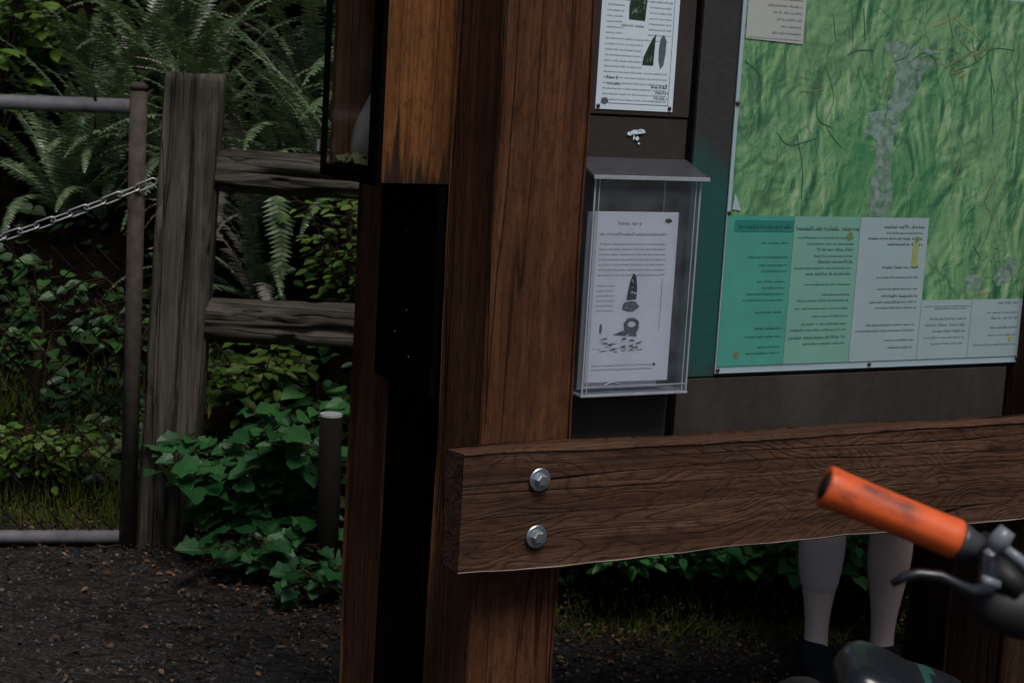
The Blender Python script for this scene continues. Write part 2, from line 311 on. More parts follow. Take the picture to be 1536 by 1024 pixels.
# kiosk frame of reference: s along the board, t backwards, z up
TH=R(28.8); KA=Vector((math.cos(TH),math.sin(TH),0)); KB=Vector((-math.sin(TH),math.cos(TH),0)); K0=Vector((-.04629,3.10633,0))
def K(s,t,z): return K0+KA*s+KB*t+Vector((0,0,z))
def kthing(name,s,t,z,label,cat,group=None): return thing(name,K(s,t,z),label,cat,(0,0,TH),group)
class KB_(MB):
    """mesh builder in kiosk coordinates, shifted to a thing's base"""
    def __init__(self,s=0,t=0,z=0): super().__init__(); self.o=Vector((s,t,z))
    def build(self,*a,**k):
        for v in self.bm.verts: v.co-=self.o
        return super().build(*a,**k)
def rough_beam(mb,x0,x1,y0,y1,z0,z1,axis,amp=.0025,n=40,bev=.006):
    """squared timber with slightly wavy faces and rounded arrises"""
    L=[(x0,x1),(y0,y1),(z0,z1)]; ax='xyz'.index(axis); oth=[i for i in range(3) if i!=ax]
    (a0,a1),(b0,b1)=L[oth[0]],L[oth[1]]
    prof=[]
    for (ca,cb,s0) in ((a0,b0,0),(a1,b0,1),(a1,b1,2),(a0,b1,3)):
        sx=1 if ca==a0 else -1; sy=1 if cb==b0 else -1
        for q in range(3):
            ang=q/2*math.pi/2
            if s0%2==0: px,py=ca+sx*bev*(1-math.sin(ang)),cb+sy*bev*(1-math.cos(ang))
            else: px,py=ca+sx*bev*(1-math.cos(ang)),cb+sy*bev*(1-math.sin(ang))
            prof.append((px,py))
    # subdivide sides
    pp=[]
    for i in range(len(prof)):
        p,q=prof[i],prof[(i+1)%len(prof)]
        k=4 if math.hypot(p[0]-q[0],p[1]-q[1])>.02 else 1
        for j in range(k): pp.append((p[0]+(q[0]-p[0])*j/k,p[1]+(q[1]-p[1])*j/k))
    rows=[]; ca,cb=(a0+a1)/2,(b0+b1)/2
    for i in range(n+1):
        l=L[ax][0]+(L[ax][1]-L[ax][0])*i/n; row=[]
        for (pa,pb) in pp:
            co=[0,0,0]; co[ax]=l; co[oth[0]]=pa; co[oth[1]]=pb
            q=Vector(co)*6; q[ax]*=.35
            d=noise.noise(q+Vector((x0*9,y0*7,z0*5)))*amp+noise.noise(q*5)*amp*.35
            dr=Vector((pa-ca,pb-cb)); dr=dr/max(1e-6,max(abs(dr.x)/((a1-a0)/2),abs(dr.y)/((b1-b0)/2)))/((a1-a0+b1-b0)/4)
            co[oth[0]]+=dr.x*d*2; co[oth[1]]+=dr.y*d*2
            row.append(mb.bm.verts.new(co))
        rows.append(row)
    k=len(pp)
    for i in range(n):
        for j in range(k): mb.bm.faces.new((rows[i][j],rows[i][(j+1)%k],rows[i+1][(j+1)%k],rows[i+1][j]))
    mb.bm.faces.new(rows[0][::-1]); mb.bm.faces.new(rows[-1])
# ------------------------------------------------------------------ setting
def sstep(a,b,x):
    x=max(0,min(1,(x-a)/(b-a))); return x*x*(3-2*x)
def edge_y(x): return 5.42-.80*sstep(-1.25,-.35,x)+.10*sstep(.2,1.6,x)
def bank_z(x,y):
    d=y-edge_y(x)
    n=noise.noise(Vector((x*1.3,y*1.3,0)))*.10+noise.noise(Vector((x*4,y*4,3)))*.035
    if d<0: return -.05+d*.3
    left=1-sstep(-1.3,-.6,x)
    steep=.62*d+.10*d*d if d<3 else .62*d+.9+(d-3)*.5
    gentle=.16*d+(.68*(d-.9) if d>.9 else 0)+.02
    h=left*gentle+(1-left)*steep
    return min(h,3.4+.15*noise.noise(Vector((x*.5,y*.5,1))))+n*sstep(0,.5,d)-.02*(1-sstep(0,.25,d))
mb=MB()
xs=[-40,-20,-10,-6,-4.5,-3.5]+[-2.7+i*.03 for i in range(170)]+[2.6,3.2,4,6,10,20,40]; ys=[-40,-15,-6,-2,0,1.5,2.5,3.2]+[3.55+i*.022 for i in range(100)]+[5.9,6.3,7,12,25,40]
def path_z(x,y):
    if y>5.8: return -.2
    z=.006*noise.noise(Vector((x*2,y*2,0)))
    if 3.5<y: 
        z+=.011*noise.noise(Vector((x*9,y*16,2)))+.009*noise.noise(Vector((x*22,y*34,5)))+.006*noise.noise(Vector((x*50,y*60,9)))
    return z
gr=[[mb.bm.verts.new((x,y,path_z(x,y))) for x in xs] for y in ys]
for j in range(len(ys)-1):
    for i in range(len(xs)-1): mb.bm.faces.new((gr[j][i],gr[j][i+1],gr[j+1][i+1],gr[j+1][i]))
tag(mb.build('path',M['path'],smooth=True),kind='structure')
mb=MB()
xs=[-14,-10,-7,-5]+[-3.6+i*.07 for i in range(104)]+[4.2,6,9,14]; ys=[4.0+i*.07 for i in range(66)]+[8.8+i*.4 for i in range(16)]
gr=[[mb.bm.verts.new((x,y,bank_z(x,y))) for x in xs] for y in ys]
for j in range(len(ys)-1):
    for i in range(len(xs)-1): mb.bm.faces.new((gr[j][i],gr[j][i+1],gr[j+1][i+1],gr[j+1][i]))
tag(mb.build('hillside',M['soil'],smooth=True),kind='structure')
# ------------------------------------------------------------------ kiosk
BZ0=1.27
M['shadeblack']=wood('shade black wood',(.002,.0014,.001),(.004,.0026,.0018),(.007,.0042,.0026),'z',1,.3,fig=11,black=.5); M['shadeblack'].node_tree.nodes['Principled BSDF'].inputs['Specular IOR Level'].default_value=0  # near-black colour standing in for shade on the back post
ki=kthing('notice_kiosk',0,0,0,'brown stained timber trail kiosk with dark notice board and bolted front rail','kiosk')
for (s,t) in ((0,0),(0,.42),(1.366,0),(1.62,.42)):
    m=KB_(); rough_beam(m,s,s+.19,t,t+.19,-.05,2.32,'z',.002,60,.007); m.build('post',M['post'] if s<1 else M['postshade'],ki)
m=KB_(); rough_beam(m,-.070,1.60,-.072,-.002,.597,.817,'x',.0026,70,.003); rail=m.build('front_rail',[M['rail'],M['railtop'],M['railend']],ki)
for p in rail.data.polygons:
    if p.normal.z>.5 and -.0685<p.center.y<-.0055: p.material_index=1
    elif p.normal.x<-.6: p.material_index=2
def hexbolt(s,z):
    m=KB_()
    prof=[(0.0215,0),(.0215,.0022),(.020,.0035),(.0135,.0035),(.0135,.0045)]
    def ring(r,y,seg): return [m.bm.verts.new((s+r*math.cos(k*2*math.pi/seg),-.074-y,z+r*math.sin(k*2*math.pi/seg))) for k in range(seg)]
    rs=[ring(r,y,32) for r,y in prof]
    for a,b in zip(rs,rs[1:]):
        for k in range(32): m.bm.faces.new((a[k],a[(k+1)%32],b[(k+1)%32],b[k]))
    m.bm.faces.new(rs[-1])
    b=m.build('bolt_washer',M['zinc'],ki)
    m=KB_(); h0=[];h1=[];h2=[]
    for k in range(6):
        a=k*math.pi/3+.3+z*9; c_,s_2=math.cos(a),math.sin(a)
        h0.append(m.bm.verts.new((s+.0125*c_,-.0785,z+.0125*s_2))); h1.append(m.bm.verts.new((s+.0125*c_,-.0865,z+.0125*s_2))); h2.append(m.bm.verts.new((s+.0095*c_,-.0885,z+.0095*s_2)))
    for a,b2 in ((h0,h1),(h1,h2)):
        for k in range(6): m.bm.faces.new((a[k],a[(k+1)%6],b2[(k+1)%6],b2[k]))
    m.bm.faces.new(h2); m.build('bolt_head',M['zinc'],b)
for z in (.764,.657): hexbolt(.0865,z)
for z in (.764,.657): hexbolt(1.425,z)
# board panels (front face near t=.07)
m=KB_(); m.box(.19,.452,.073,.092,.70,1.4215,.002); m.build('lower_board_panel',M['board'],ki)
m=KB_(); m.box(.19,.452,.070,.092,1.4245,1.72,.002); m.build('upper_board_panel',M['board'],ki)
m=KB_(); m.box(.452,.470,.079,.092,.70,1.72,.001); m.build('board_groove',M['darkwood'],ki)
m=KB_(); m.box(.470,.562,.070,.092,.912,1.72,.003); m.build('board_stile',M['boardteal'],ki)
m=KB_(); m.box(.562,1.350,.073,.092,.912,1.72,.001); m.build('board_field',M['board'],ki)
m=KB_(); m.box(.470,1.350,.068,.092,.70,.9095,.002); m.build('lower_board_trim',M['board'],ki)
m=KB_(); m.box(.19,1.350,.093,.108,.66,1.735,.001); m.build('backing_board',M['darkwood'],ki)
m=KB_(); rg=random.Random(2)
for (c_,r1,r2) in (((.337,1.3935),.016,.0045),((.321,1.3905),.006,.0035),((.345,1.396),.009,.003),((.3375,1.3815),.004,.004),((.330,1.383),.0022,.005),((.342,1.372),.0025,.002)):
    m.face([(c_[0]+r1*math.cos(k*.5236)*rg.uniform(.7,1.25),.0696,c_[1]+r2*math.sin(k*.5236)*rg.uniform(.7,1.3)) for k in range(12)])
m.build('paint_scar',M['paper'],ki)
m=KB_(); rough_beam(m,-.001,.191,.404,.4185,.01,BZ0,'z',.001,40,.003); m.build('shade_sheet',M['shadeblack'],ki)  # added black sheet over the back post's front face, painted as its shade
# cross beams on the posts
for t in (.42,):
    m=KB_(); m.box(-.10,1.95 if t else 1.65,t+.03,t+.16,2.322,2.46,.006); m.build('top_beam',M['post'],ki)
# ------------------------------------------------------------------ wooden display case on the kiosk's end
BS,BT,BZ=-.145,.195,1.276
ca=kthing('display_case',BS,BT,BZ,'orange brown wooden display case with dusty pane fixed on the left end of the kiosk','case')
def kb(): return KB_(BS,BT,BZ)
m=kb(); m.box(BS+.004,.012,BT,BT+.02,BZ,1.98,.0015); m.build('side_panel',M['case'],ca)
m=kb(); m.box(BS-.003,BS+.0035,BT-.002,BT+.019,BZ+.002,1.978,.001); m.box(.0122,.0155,BT-.001,BT+.019,BZ+.002,1.978,.001); m.build('corner_trim',M['darkwood'],ca)
m=kb(); m.box(BS+.004,-.004,.418,.436,BZ+.004,1.98,.0015); m.build('far_panel',M['casein'],ca)
m=kb(); m.box(-.014,-.004,BT+.021,.4175,BZ+.004,1.98,.001); m.build('back_panel',M['casein'],ca)
m=kb(); m.box(BS+.004,-.015,BT+.021,.4175,BZ+.004,BZ+.022,.001); m.build('bottom_panel',M['darkwood'],ca)
m=kb(); m.box(BS+.004,-.015,BT+.021,.4175,1.96,1.98,.001); m.build('top_panel',M['darkwood'],ca)
m=kb(); m.box(BS-.014,BS-.0035,BT-.03,BT+.014,BZ-.004,1.985,.002); m.box(BS-.014,BS-.0035,.430,.440,BZ-.004,1.985,.002)
m.box(BS-.0135,BS-.0035,BT+.0145,.4295,BZ-.004,BZ+.020,.002); m.box(BS-.0135,BS-.0035,BT+.0145,.4295,1.955,1.985,.002); dfm=m.build('door_frame',M['darkwood'],ca)
m=kb(); m.box(BS-.008,BS-.005,BT+.015,.429,BZ+.021,1.954,0); m.build('pane',M['casegl'],dfm)
m=kb(); m.tube([(BS-.02,.436,1.318),(BS-.02,.436,1.34)],.004,8); m.build('door_hinge',M['metal'],dfm)
m=kb(); m.box(-.016,-.002,.19,.455,.868,BZ-.006,.003); m.build('lower_backing_panel',M['darkwood'],ca)
for (t,z) in ((.33,1.175),(.31,1.02),(.36,.97),(.29,.93)):
    m=kb(); m.tube([(-.0165,t,z),(-.018,t,z)],.0016,6); m.build('staple',M['metal'],ca)
# paper leaning inside
pp=kthing('paper_sheet',-.06,.38,BZ+.022,'white paper sheet curled and leaning inside the wooden display case','paper')
m=KB_(-.06,.38,BZ+.022)
N=8; ra=[]
for i in range(N+1):
    a=i/N; s=-.112+.05*a; t=.404-.03*a-.012*math.sin(a*3)
    top=BZ+.08+.14*a**.8
    ra.append((m.bm.verts.new((s,t,BZ+.0235)),m.bm.verts.new((s+.004,t+.004,(BZ+top)/2+.012)),m.bm.verts.new((s+.006,t+.007,top))))
for i in range(N):
    for j in range(2): m.bm.faces.new((ra[i][j],ra[i+1][j],ra[i+1][j+1],ra[i][j+1]))
o=m.build('sheet',M['oldpaper'],pp,True,norm=False)
md=o.modifiers.new('thick','SOLIDIFY'); md.thickness=.0006
m=KB_(-.10,.34,BZ+.023); rg=random.Random(8)
for i in range(40):
    c_=Vector((-.10+rg.uniform(-.035,.03),.36+rg.uniform(-.05,.045),BZ+.026+rg.uniform(0,.014))); d_=Vector((rg.uniform(-1,1),rg.uniform(-1,1),rg.uniform(-.3,.6))).normalized()*rg.uniform(.008,.018); e_=d_.orthogonal()*.5
    m.face((c_-d_,c_+e_,c_+d_,c_-e_))
tag(m.build('dry_moss',M['debris'],None,False,K(-.10,.34,BZ+.023)),'small heap of dry moss on the floor of the wooden display case','moss').rotation_euler=(0,0,TH)
# ------------------------------------------------------------------ printed sheets
def letters(mb,u0,u1,v,h,t,rg,dens=1.0):
    """a line of illegible words: rows of small strokes"""
    u=u0
    while u<u1:
        wl=rg.uniform(2,8)*h*.7
        e=min(u+wl,u1); x=u
        while x<e:
            cw=h*rg.uniform(.35,.7); y0=v+rg.choice((0,0,0,-.25))*h; y1=v+h*rg.choice((.65,.7,.75,1.05))
            k=rg.random()
            if k<.45: mb.face(((x,t,y0),(x+cw*.45,t,y0),(x+cw*.45,t,y1),(x,t,y1)))
            else:
                mb.face(((x,t,v),(x+cw,t,v),(x+cw,t,v+h*.22),(x,t,v+h*.22)))
                mb.face(((x,t-.00003,v+h*.2),(x+cw*.35,t-.00003,v+h*.2),(x+cw*.35,t-.00003,y1),(x,t-.00003,y1)))
            x+=cw*1.15
        u=e+h*rg.uniform(.5,.9)
def poly(mb,pts,t): mb.face([(a,t,b) for a,b in pts])
def pin(parent,cls,s,z,t,r=.004,mat='pin'):
    m=cls(); m.tube([(s,t+.002,z),(s,t-.002,z),(s,t-.0035,z)],[r,r,r*.6],10); return m.build('pin',M[mat],parent)
# upper notice
NB=(.239,.0695,1.434)
no=kthing('notice_sheet',*NB,'white printed notice with two dark pictures pinned on the board above the leaflet holder','notice')
nb=lambda: KB_(*NB)
T=.0685
m=nb(); m.box(.239,.412,T,T+.0012,1.434,1.705,.0003); m.build('sheet',M['paper'],no)
rg=random.Random(3)
m=nb()
for z in [1.690-.0105*i for i in range(6)]: letters(m,.252,.395,z,.0035,T-.0004,rg)
for i,z in enumerate([1.627-.0103*k for k in range(19)]):
    if 1.575<z<1.64: letters(m,.252,.288,z,.003,T-.0004,rg); letters(m,.345,.395,z,.003,T-.0004,rg)
    elif 1.505<z<=1.575: letters(m,.252,.335 if z<1.557 else .39,z,.003,T-.0004,rg)
    elif z>1.45: letters(m,.252,.395,z,.003,T-.0004,rg)
m.build('printed_text',M['ink'],no)
m=nb(); 
for (a,b,z,h) in ((.285,.335,1.590,.004),(.26,.285,1.492,.006),(.262,.290,1.481,.004),(.36,.398,1.478,.007),(.37,.398,1.468,.005),(.368,.398,1.457,.005),(.252,.262,1.452,.006)): letters(m,a,b,z,h,T-.0006,rg)
m.build('heading_text',M['inkdark'],no)
def outline(mb,c,r,t,rg,sx=1,sz=1,n=14,j=.12): poly(mb,[(c[0]+r*sx*math.cos(k*2*math.pi/n)*(1+rg.uniform(-j,j)),c[1]+r*sz*math.sin(k*2*math.pi/n)*(1+rg.uniform(-j,j))) for k in range(n)],t)
m=nb()
poly(m,[(.300,1.6030),(.336,1.6020),(.338,1.6380),(.333,1.6550),(.322,1.6600),(.312,1.6590),(.303,1.6480),(.299,1.6280)],T-.0005)
poly(m,[(.336,1.5200),(.361,1.5200),(.362,1.5580),(.363,1.5800),(.356,1.5710),(.345,1.5500),(.338,1.5350)],T-.0005)
m.build('dark_picture',M['inkgreen'],no)
m=nb(); poly(m,[(.377,1.5140),(.384,1.5220),(.387,1.5430),(.387,1.5680),(.381,1.5790),(.374,1.5720),(.371,1.5530),(.372,1.5300)],T-.0005)
outline(m,(.258,1.450),.006,T-.0007,rg,1.3); m.build('grey_picture',M['ink'],no)
m=nb(); rg2=random.Random(31)
for k in range(16):
    x_=.304+rg2.random()*.028; z_=1.608+rg2.random()*.04; poly(m,[(x_,z_),(x_+rg2.uniform(.0015,.005),z_+rg2.uniform(-.001,.001)),(x_+rg2.uniform(.001,.004),z_+rg2.uniform(.003,.012))],T-.0008-k*1e-5)
for k in range(10):
    f_=rg2.random(); x_=.344+.014*f_; z_=1.524+.028*f_*rg2.random(); poly(m,[(x_,z_),(x_+rg2.uniform(.001,.003),z_+.001),(x_+rg2.uniform(.001,.003),z_+rg2.uniform(.003,.009))],T-.0008-k*1e-5)
m.build('picture_highlight',M['debris'],no)
m=nb()
poly(m,[(.2485,1.4455),(.401,1.4455),(.401,1.4465),(.2485,1.4465)],T-.0004); poly(m,[(.400,1.4465),(.401,1.4465),(.401,1.70),(.400,1.70)],T-.0004); m.build('printed_border',M['ink'],no)
for s,z in ((.2445,1.440),(.4045,1.441)): pin(no,nb,s,z,T)
# leaflet holder
HB=(.212,.07,.897)
ho=kthing('leaflet_holder',*HB,'clear acrylic leaflet holder with hinged lid screwed to the board beside the main post','leaflet holder')
hb=lambda: KB_(*HB)
s0,s1,t0,t1,z0,z1=.212,.450,.008,.0685,.897,1.318
m=hb(); m.box(s0+.003,s1-.003,t0,t0+.003,z0+.003,z1-.004,0); m.build('front_sheet',M['acrylic'],ho)
m=hb(); m.box(s0,s0+.003,t0,t1,z0+.003,z1-.004,0); m.build('side_sheet',M['acrylic'],ho)
m=hb(); m.box(s1-.003,s1,t0,t1,z0+.003,z1-.004,0); m.build('side_sheet',M['acrylic'],ho)
m=hb(); m.box(s0-.002,s1+.002,t0-.003,t1,z0-.002,z0+.003,.0008); m.build('bottom_sheet',M['acryledge'],ho)
m=hb()
for (a,b,c_,d_) in ((s0-.0005,s0+.003,t0-.0015,t0),(s1-.003,s1+.0005,t0-.0015,t0),(s0+.010,s0+.012,t0-.001,t0),(s1-.045,s1-.043,t1-.004,t1-.002),(s1-.012,s1-.010,t0-.001,t0)): m.box(a,b,c_,d_,z0+.004,z1-.005,.0003)
m.box(s0+.004,s1-.004,t0-.0015,t0,z0+.016,z0+.018,.0003); m.build('sheet_edge',M['acryledge'],ho)
m=hb()
pr=[(t1,1.344,1.336),(-.004,1.3145,1.3095)]
vs=[]
for (t,za,zb) in pr:
    e=.006 if t<0 else -.006
    vs.append([m.bm.verts.new((s0-.006+( .0 if t>0 else -.004),t,za)),m.bm.verts.new((s1+.006+(.004 if t<0 else -.004),t,za)),m.bm.verts.new((s1+.006+(.004 if t<0 else -.004),t,zb)),m.bm.verts.new((s0-.006+(.0 if t>0 else -.004),t,zb))])
a,b=vs
for k in range(4): m.bm.faces.new((a[k],a[(k+1)%4],b[(k+1)%4],b[k]))
m.bm.faces.new(a[::-1]); m.bm.faces.new(b); li=m.build('lid',M['lid'],ho)
m=hb(); m.box(s0-.010,s1+.010,-.0065,-.0042,1.308,1.3155,.0006); m.build('lid_lip',M['acryledge'],li)
m=hb(); m.tube([(.285+.0*i,.0065,.9165) if False else (.262+.035*i/8,.0062,.9165+.006*math.sin(math.pi*i/8)) for i in range(9)],.0011,6); m.build('finger_notch',M['acryledge'],ho)
# leaflets in the holder
LB=(.219,.03,.915)
le=kthing('leaflet',*LB,'white leaflet with dark sketch of a pointed and a round shape inside the clear holder','leaflet')
lb=lambda: KB_(*LB)
T=.0155
m=lb(); m.box(.222,.409,T,T+.006,.921,1.246,.0006); m.build('sheet',M['paper2'],le)
rg=random.Random(5); m=lb()
letters(m,.275,.325,1.222,.006,T-.0004,rg); letters(m,.235,.385,1.202,.0052,T-.0004,rg)
for z in [1.184-.0098*i for i in range(7)]: letters(m,.236,.385,z,.0032,T-.0004,rg)
for z in [1.105-.0095*i for i in range(6)]: letters(m,.236,.275,z,.0028,T-.0004,rg)
for z in (.952,.944): letters(m,.235,.372,z,.003,T-.0004,rg)
letters(m,.235,.31,.985,.0022,T-.0004,rg)
poly(m,[(.381,1.02),(.382,1.02),(.382,1.12),(.381,1.12)],T-.0004)
m.build('printed_text',M['ink'],le)
m=lb()
poly(m,[(.303,1.078),(.325,1.080),(.326,1.10),(.322,1.125),(.315,1.130),(.309,1.115),(.305,1.095)],T-.0006)
outline(m,(.386,1.230),.005,T-.0006,rg,1.6,.9); outline(m,(.376,.953),.003,T-.0006,rg)
m.build('dark_picture',M['inkdark'],le)
m=lb()
outline(m,(.313,1.066),.017,T-.0005,rg,1.1,.6); outline(m,(.318,1.028),.0185,T-.0005,rg,.95,.95,18,.08); outline(m,(.250,1.024),.006,T-.0005,rg,.5,1.8)
poly(m,[(.278,1.012),(.332,1.008),(.330,1.018),(.30,1.02)],T-.0007)
for k in range(26):
    cx=.245+rg.random()*.085; cz=.975+rg.random()*.03; poly(m,[(cx,cz),(cx+rg.uniform(.006,.02),cz+rg.uniform(-.004,.004)),(cx+rg.uniform(.006,.02),cz+rg.uniform(.002,.006))],T-.0008-k*1e-5)
m.build('grey_sketch',M['ink'],le)
m=lb(); outline(m,(.318,1.032),.008,T-.0009,rg,1.1,.7); outline(m,(.262,.985),.008,T-.0012,rg,1.6,.35)
for k in range(22):
    cx,cz=rg.choice(((.315,1.105),(.313,1.068),(.318,1.03),(.30,1.0)))
    cx+=rg.uniform(-.012,.012); cz+=rg.uniform(-.018,.018); poly(m,[(cx,cz),(cx+rg.uniform(.002,.007),cz+rg.uniform(-.002,.002)),(cx+rg.uniform(.002,.006),cz+rg.uniform(.0012,.004))],T-.0014-k*1e-5)
m.build('sketch_highlight',M['paper2'],le)
lf=kthing('leaflet',.2165,.05,.905,'plain white leaflet edge showing behind the front leaflet at the holder\'s left side','leaflet')
m=KB_(.2165,.05,.905); m.box(.2165,.395,.032,.036,.905,1.244,.0006); m.build('sheet',M['paper2'],lf)
# ------------------------------------------------------------------ trail map
MBs=(.556,.068,.919)
ma=kthing('map_panel',*MBs,'large green relief trail map with grey lake, right of the leaflet holder','map')
mm=lambda: KB_(*MBs)
T=.064
m=mm(); m.box(.556,1.382,T,T+.0035,.919,1.712,.0006); m.build('map_margin',M['border'],ma)
T-=.0004
m=mm(); m.face(((.564,T,.94),(1.372,T,.94),(1.372,T,1.703),(.564,T,1.703))); ms=m.build('map_print',M['map'],ma)
# px -> board (s,z) table measured from the photograph, kept as numbers
def hit(x,y,t=.064):
    d=_F+((x-768)/FPX)*_Rr+((512-y)/FPX)*_U; n_=-KB; P=K(0,t,0)
    q=CAM+d*((P-CAM).dot(n_)/d.dot(n_)); q-=K0; return (q.dot(KA),q.z)
T2=T-.0004
def strip(mb,pts,w,t):
    pts=[Vector((a,b)) for a,b in pts]
    L=[];Rr_=[]
    for i,p in enumerate(pts):
        d=(pts[min(i+1,len(pts)-1)]-pts[max(i-1,0)]).normalized(); nn=Vector((-d.y,d.x))*w*.5
        L.append(mb.bm.verts.new((p.x+nn.x,t,p.y+nn.y))); Rr_.append(mb.bm.verts.new((p.x-nn.x,t,p.y-nn.y)))
    for i in range(len(pts)-1): mb.bm.faces.new((L[i],L[i+1],Rr_[i+1],Rr_[i]))
def smooth(pts,n=6):
    if len(pts)<3: return pts
    P_=[pts[0]]+list(pts)+[pts[-1]]; out=[]
    for i in range(1,len(P_)-2):
        a,b,c_,d=[Vector(q) for q in P_[i-1:i+3]]
        for k in range(n):
            u=k/n; q=.5*((2*b)+(c_-a)*u+(2*a-5*b+4*c_-d)*u*u+(3*b-a-3*c_+d)*u**3); out.append((q.x,q.y))
    return out+[pts[-1]]
def jag(pts,rg,n=5,a=.004):
    out=[]
    for (p,q) in zip(pts,pts[1:]):
        for i in range(n): out.append((p[0]+(q[0]-p[0])*i/n+rg.uniform(-a,a),p[1]+(q[1]-p[1])*i/n+rg.uniform(-a,a)))
    return out+[pts[-1]]
rg=random.Random(11); m=mm()
Lf=[(1303,325),(1304,290),(1312,250),(1316,210),(1300,200),(1302,168),(1325,165),(1340,135),(1345,110),(1338,85),(1325,70),(1330,58),(1345,62)]
Rt=[(1338,325),(1338,290),(1335,250),(1340,205),(1352,175),(1368,150),(1382,118),(1398,96),(1412,92),(1418,100)]
Rt2=[(1408,78),(1390,84),(1378,72),(1362,82)]
lake=jag([hit(*q) for q in Lf+Rt2+Rt[::-1]],rg,4,.0022)
poly(m,lake,T2)
for c_,r_ in (((1460,425),.022),((1505,412),.026),((1515,395),.018),((1300,200),.008)): outline(m,hit(*c_),r_,T2-.0001,rg,1.2,.9,16,.3)
m.build('lake_print',M['inklake'],ms)
m=mm()
for path in ([(1270,85),(1285,75),(1310,78)],[(1310,55),(1325,48),(1345,55)],[(1365,72),(1385,50)],[(1340,90),(1358,84),(1372,62)],[(1350,112),(1362,114)],[(1365,95),(1385,82),(1400,88),(1405,110)],[(1330,160),(1326,185)],[(1333,150),(1345,130)],[(1240,100),(1250,145),(1238,185),(1262,220)],[(1225,150),(1228,180),(1250,190)],[(1430,110),(1465,95),(1490,75),(1520,78)],[(1470,60),(1475,95)],[(1458,60),(1462,90)],[(1485,95),(1490,140)],[(1382,160),(1390,200),(1386,260)],[(1400,230),(1440,225)],[(1120,90),(1140,120),(1135,170)],[(1165,200),(1185,215),(1225,205)],[(1195,200),(1205,250),(1200,300)],[(1140,110),(1165,160),(1170,215)],[(1340,210),(1355,212)],[(1460,370),(1470,385)],[(1480,330),(1500,340)],[(1488,120),(1488,200)],[(1250,20),(1255,60)],[(1275,10),(1278,60)],[(1295,15),(1296,60)],[(1180,30),(1195,70)],[(1420,20),(1430,60)],[(1180,250),(1200,320)],[(1430,320),(1410,370),(1420,420)],[(1510,150),(1490,160),(1475,150)]):
    if rg.random()<.5: continue
    strip(m,smooth([(u_+rg.uniform(-.004,.004),v_+rg.uniform(-.004,.004)) for u_,v_ in map(lambda q:hit(*q),path)]),rg.uniform(.0014,.0026),T2-.0003)
for k in range(60):
    x,y=(rg.uniform(1325,1480),rg.uniform(50,110)) if k<30 else ((rg.uniform(1440,1520),rg.uniform(350,435)) if k<45 else (rg.uniform(1300,1345),rg.uniform(150,320)))
    a,b=hit(x,y); letters(m,a,a+rg.uniform(.004,.016),b,.0028,T2-.0006,rg)
m.build('trail_print',M['trail'],ms)
m=mm()
for path,wd in (([(1338,100),(1335,125),(1330,150)],.004),([(1418,100),(1450,82),(1490,72)],.006),([(1440,60),(1470,95)],.004),([(1425,110),(1440,105)],.008),([(1200,140),(1235,135)],.003),([(1500,250),(1475,300),(1490,330)],.004),([(1425,300),(1440,240)],.004)): strip(m,jag([hit(*q) for q in path],rg,5,.003),wd,T2-.0002)
m.build('road_print',M['inkred'],ms)
m=mm()
for path,wd in (([(1437,115),(1447,108)],.005),([(1455,85),(1466,78)],.004),([(1400,40),(1430,25),(1470,60)],.003),([(1470,440),(1485,436)],.006)): strip(m,jag([hit(*q) for q in path],rg,3,.002),wd,T2-.00025)
m.build('yellow_print',M['inkyellow'],ms)
# information columns at the foot of the map
def column(name,s0,s1,z0,z1,mat,head,lines,right,seed,label=None,t=T2-.0008,ink='ink'):
    m=mm(); m.face(((s0,t,z0),(s1,t,z0),(s1,t,z1),(s0,t,z1))); o=m.build(name,M[mat],ma)
    if label: o['label']=label
    rg=random.Random(seed); m=mm(); W=s1-s0
    if head: letters(m,s0+W*head[0],s0+W*head[1],z1-head[2],head[3],t-.0004,rg)
    z=z1-lines[0]
    while z>z0+.018:
        if rg.random()>.12:
            a=s0+W*rg.uniform(*right[0]); b=s0+W*right[1]
            letters(m,a,b,z,.0042 if rg.random()<.7 else .006,t-.0004,rg)
        z-=lines[1]*rg.choice((1,1,1,1.3,1.7))
    m.build('printed_text',M[ink],o); return o
column('info_column',.558,.722,.934,1.238,'teal',None,(.056,.0125),((.30,.62),.93),21,'teal text column',ink='inkdark')
column('info_column',.7222,.893,.934,1.238,'tealpale',(.04,.97,.028,.008),(.045,.0125),((.04,.5),.92),22,'pale teal text column',ink='inkdark')
column('info_column',.8932,1.078,.934,1.238,'bluepale',(.35,.96,.022,.0065),(.034,.0122),((.05,.6),.92),23,'pale blue text column',ink='inkdark')
column('info_column',1.0782,1.222,.934,1.062,'bluepale',None,(.020,.0135),((.08,.3),.9),24,'small pale blue text box',ink='ink')
column('info_column',1.2222,1.371,.934,1.062,'bluepale',None,(.010,.0125),((.05,.55),.94),25,'right hand pale blue text box',ink='ink')
t_=T2-.0014
m=mm(); m.face(((.575,t_,1.206),(.7218,t_,1.206),(.7218,t_,1.229),(.575,t_,1.229))); 
m.build('heading_band',M['tealline'],ma)
m=mm(); letters(m,.585,.715,1.213,.007,t_-.0004,random.Random(4)); m.build('heading_text',M['inkgreen'],ma)
m=mm()
for s,z,r_ in ((.868,1.198,.009),(.603,.957,.007),(1.050,1.192,.007)): outline(m,(s,z),r_,t_,rg,1,1,12,.15)
m.build('round_emblem',M['inkred'],ma)
m=mm(); m.face(((1.040,t_,1.135),(1.056,t_,1.135),(1.056,t_,1.185),(1.040,t_,1.185)))
outline(m,(1.345,.975),.007,t_,rg); m.build('yellow_emblem',M['inkyellow'],ma)
m=mm()
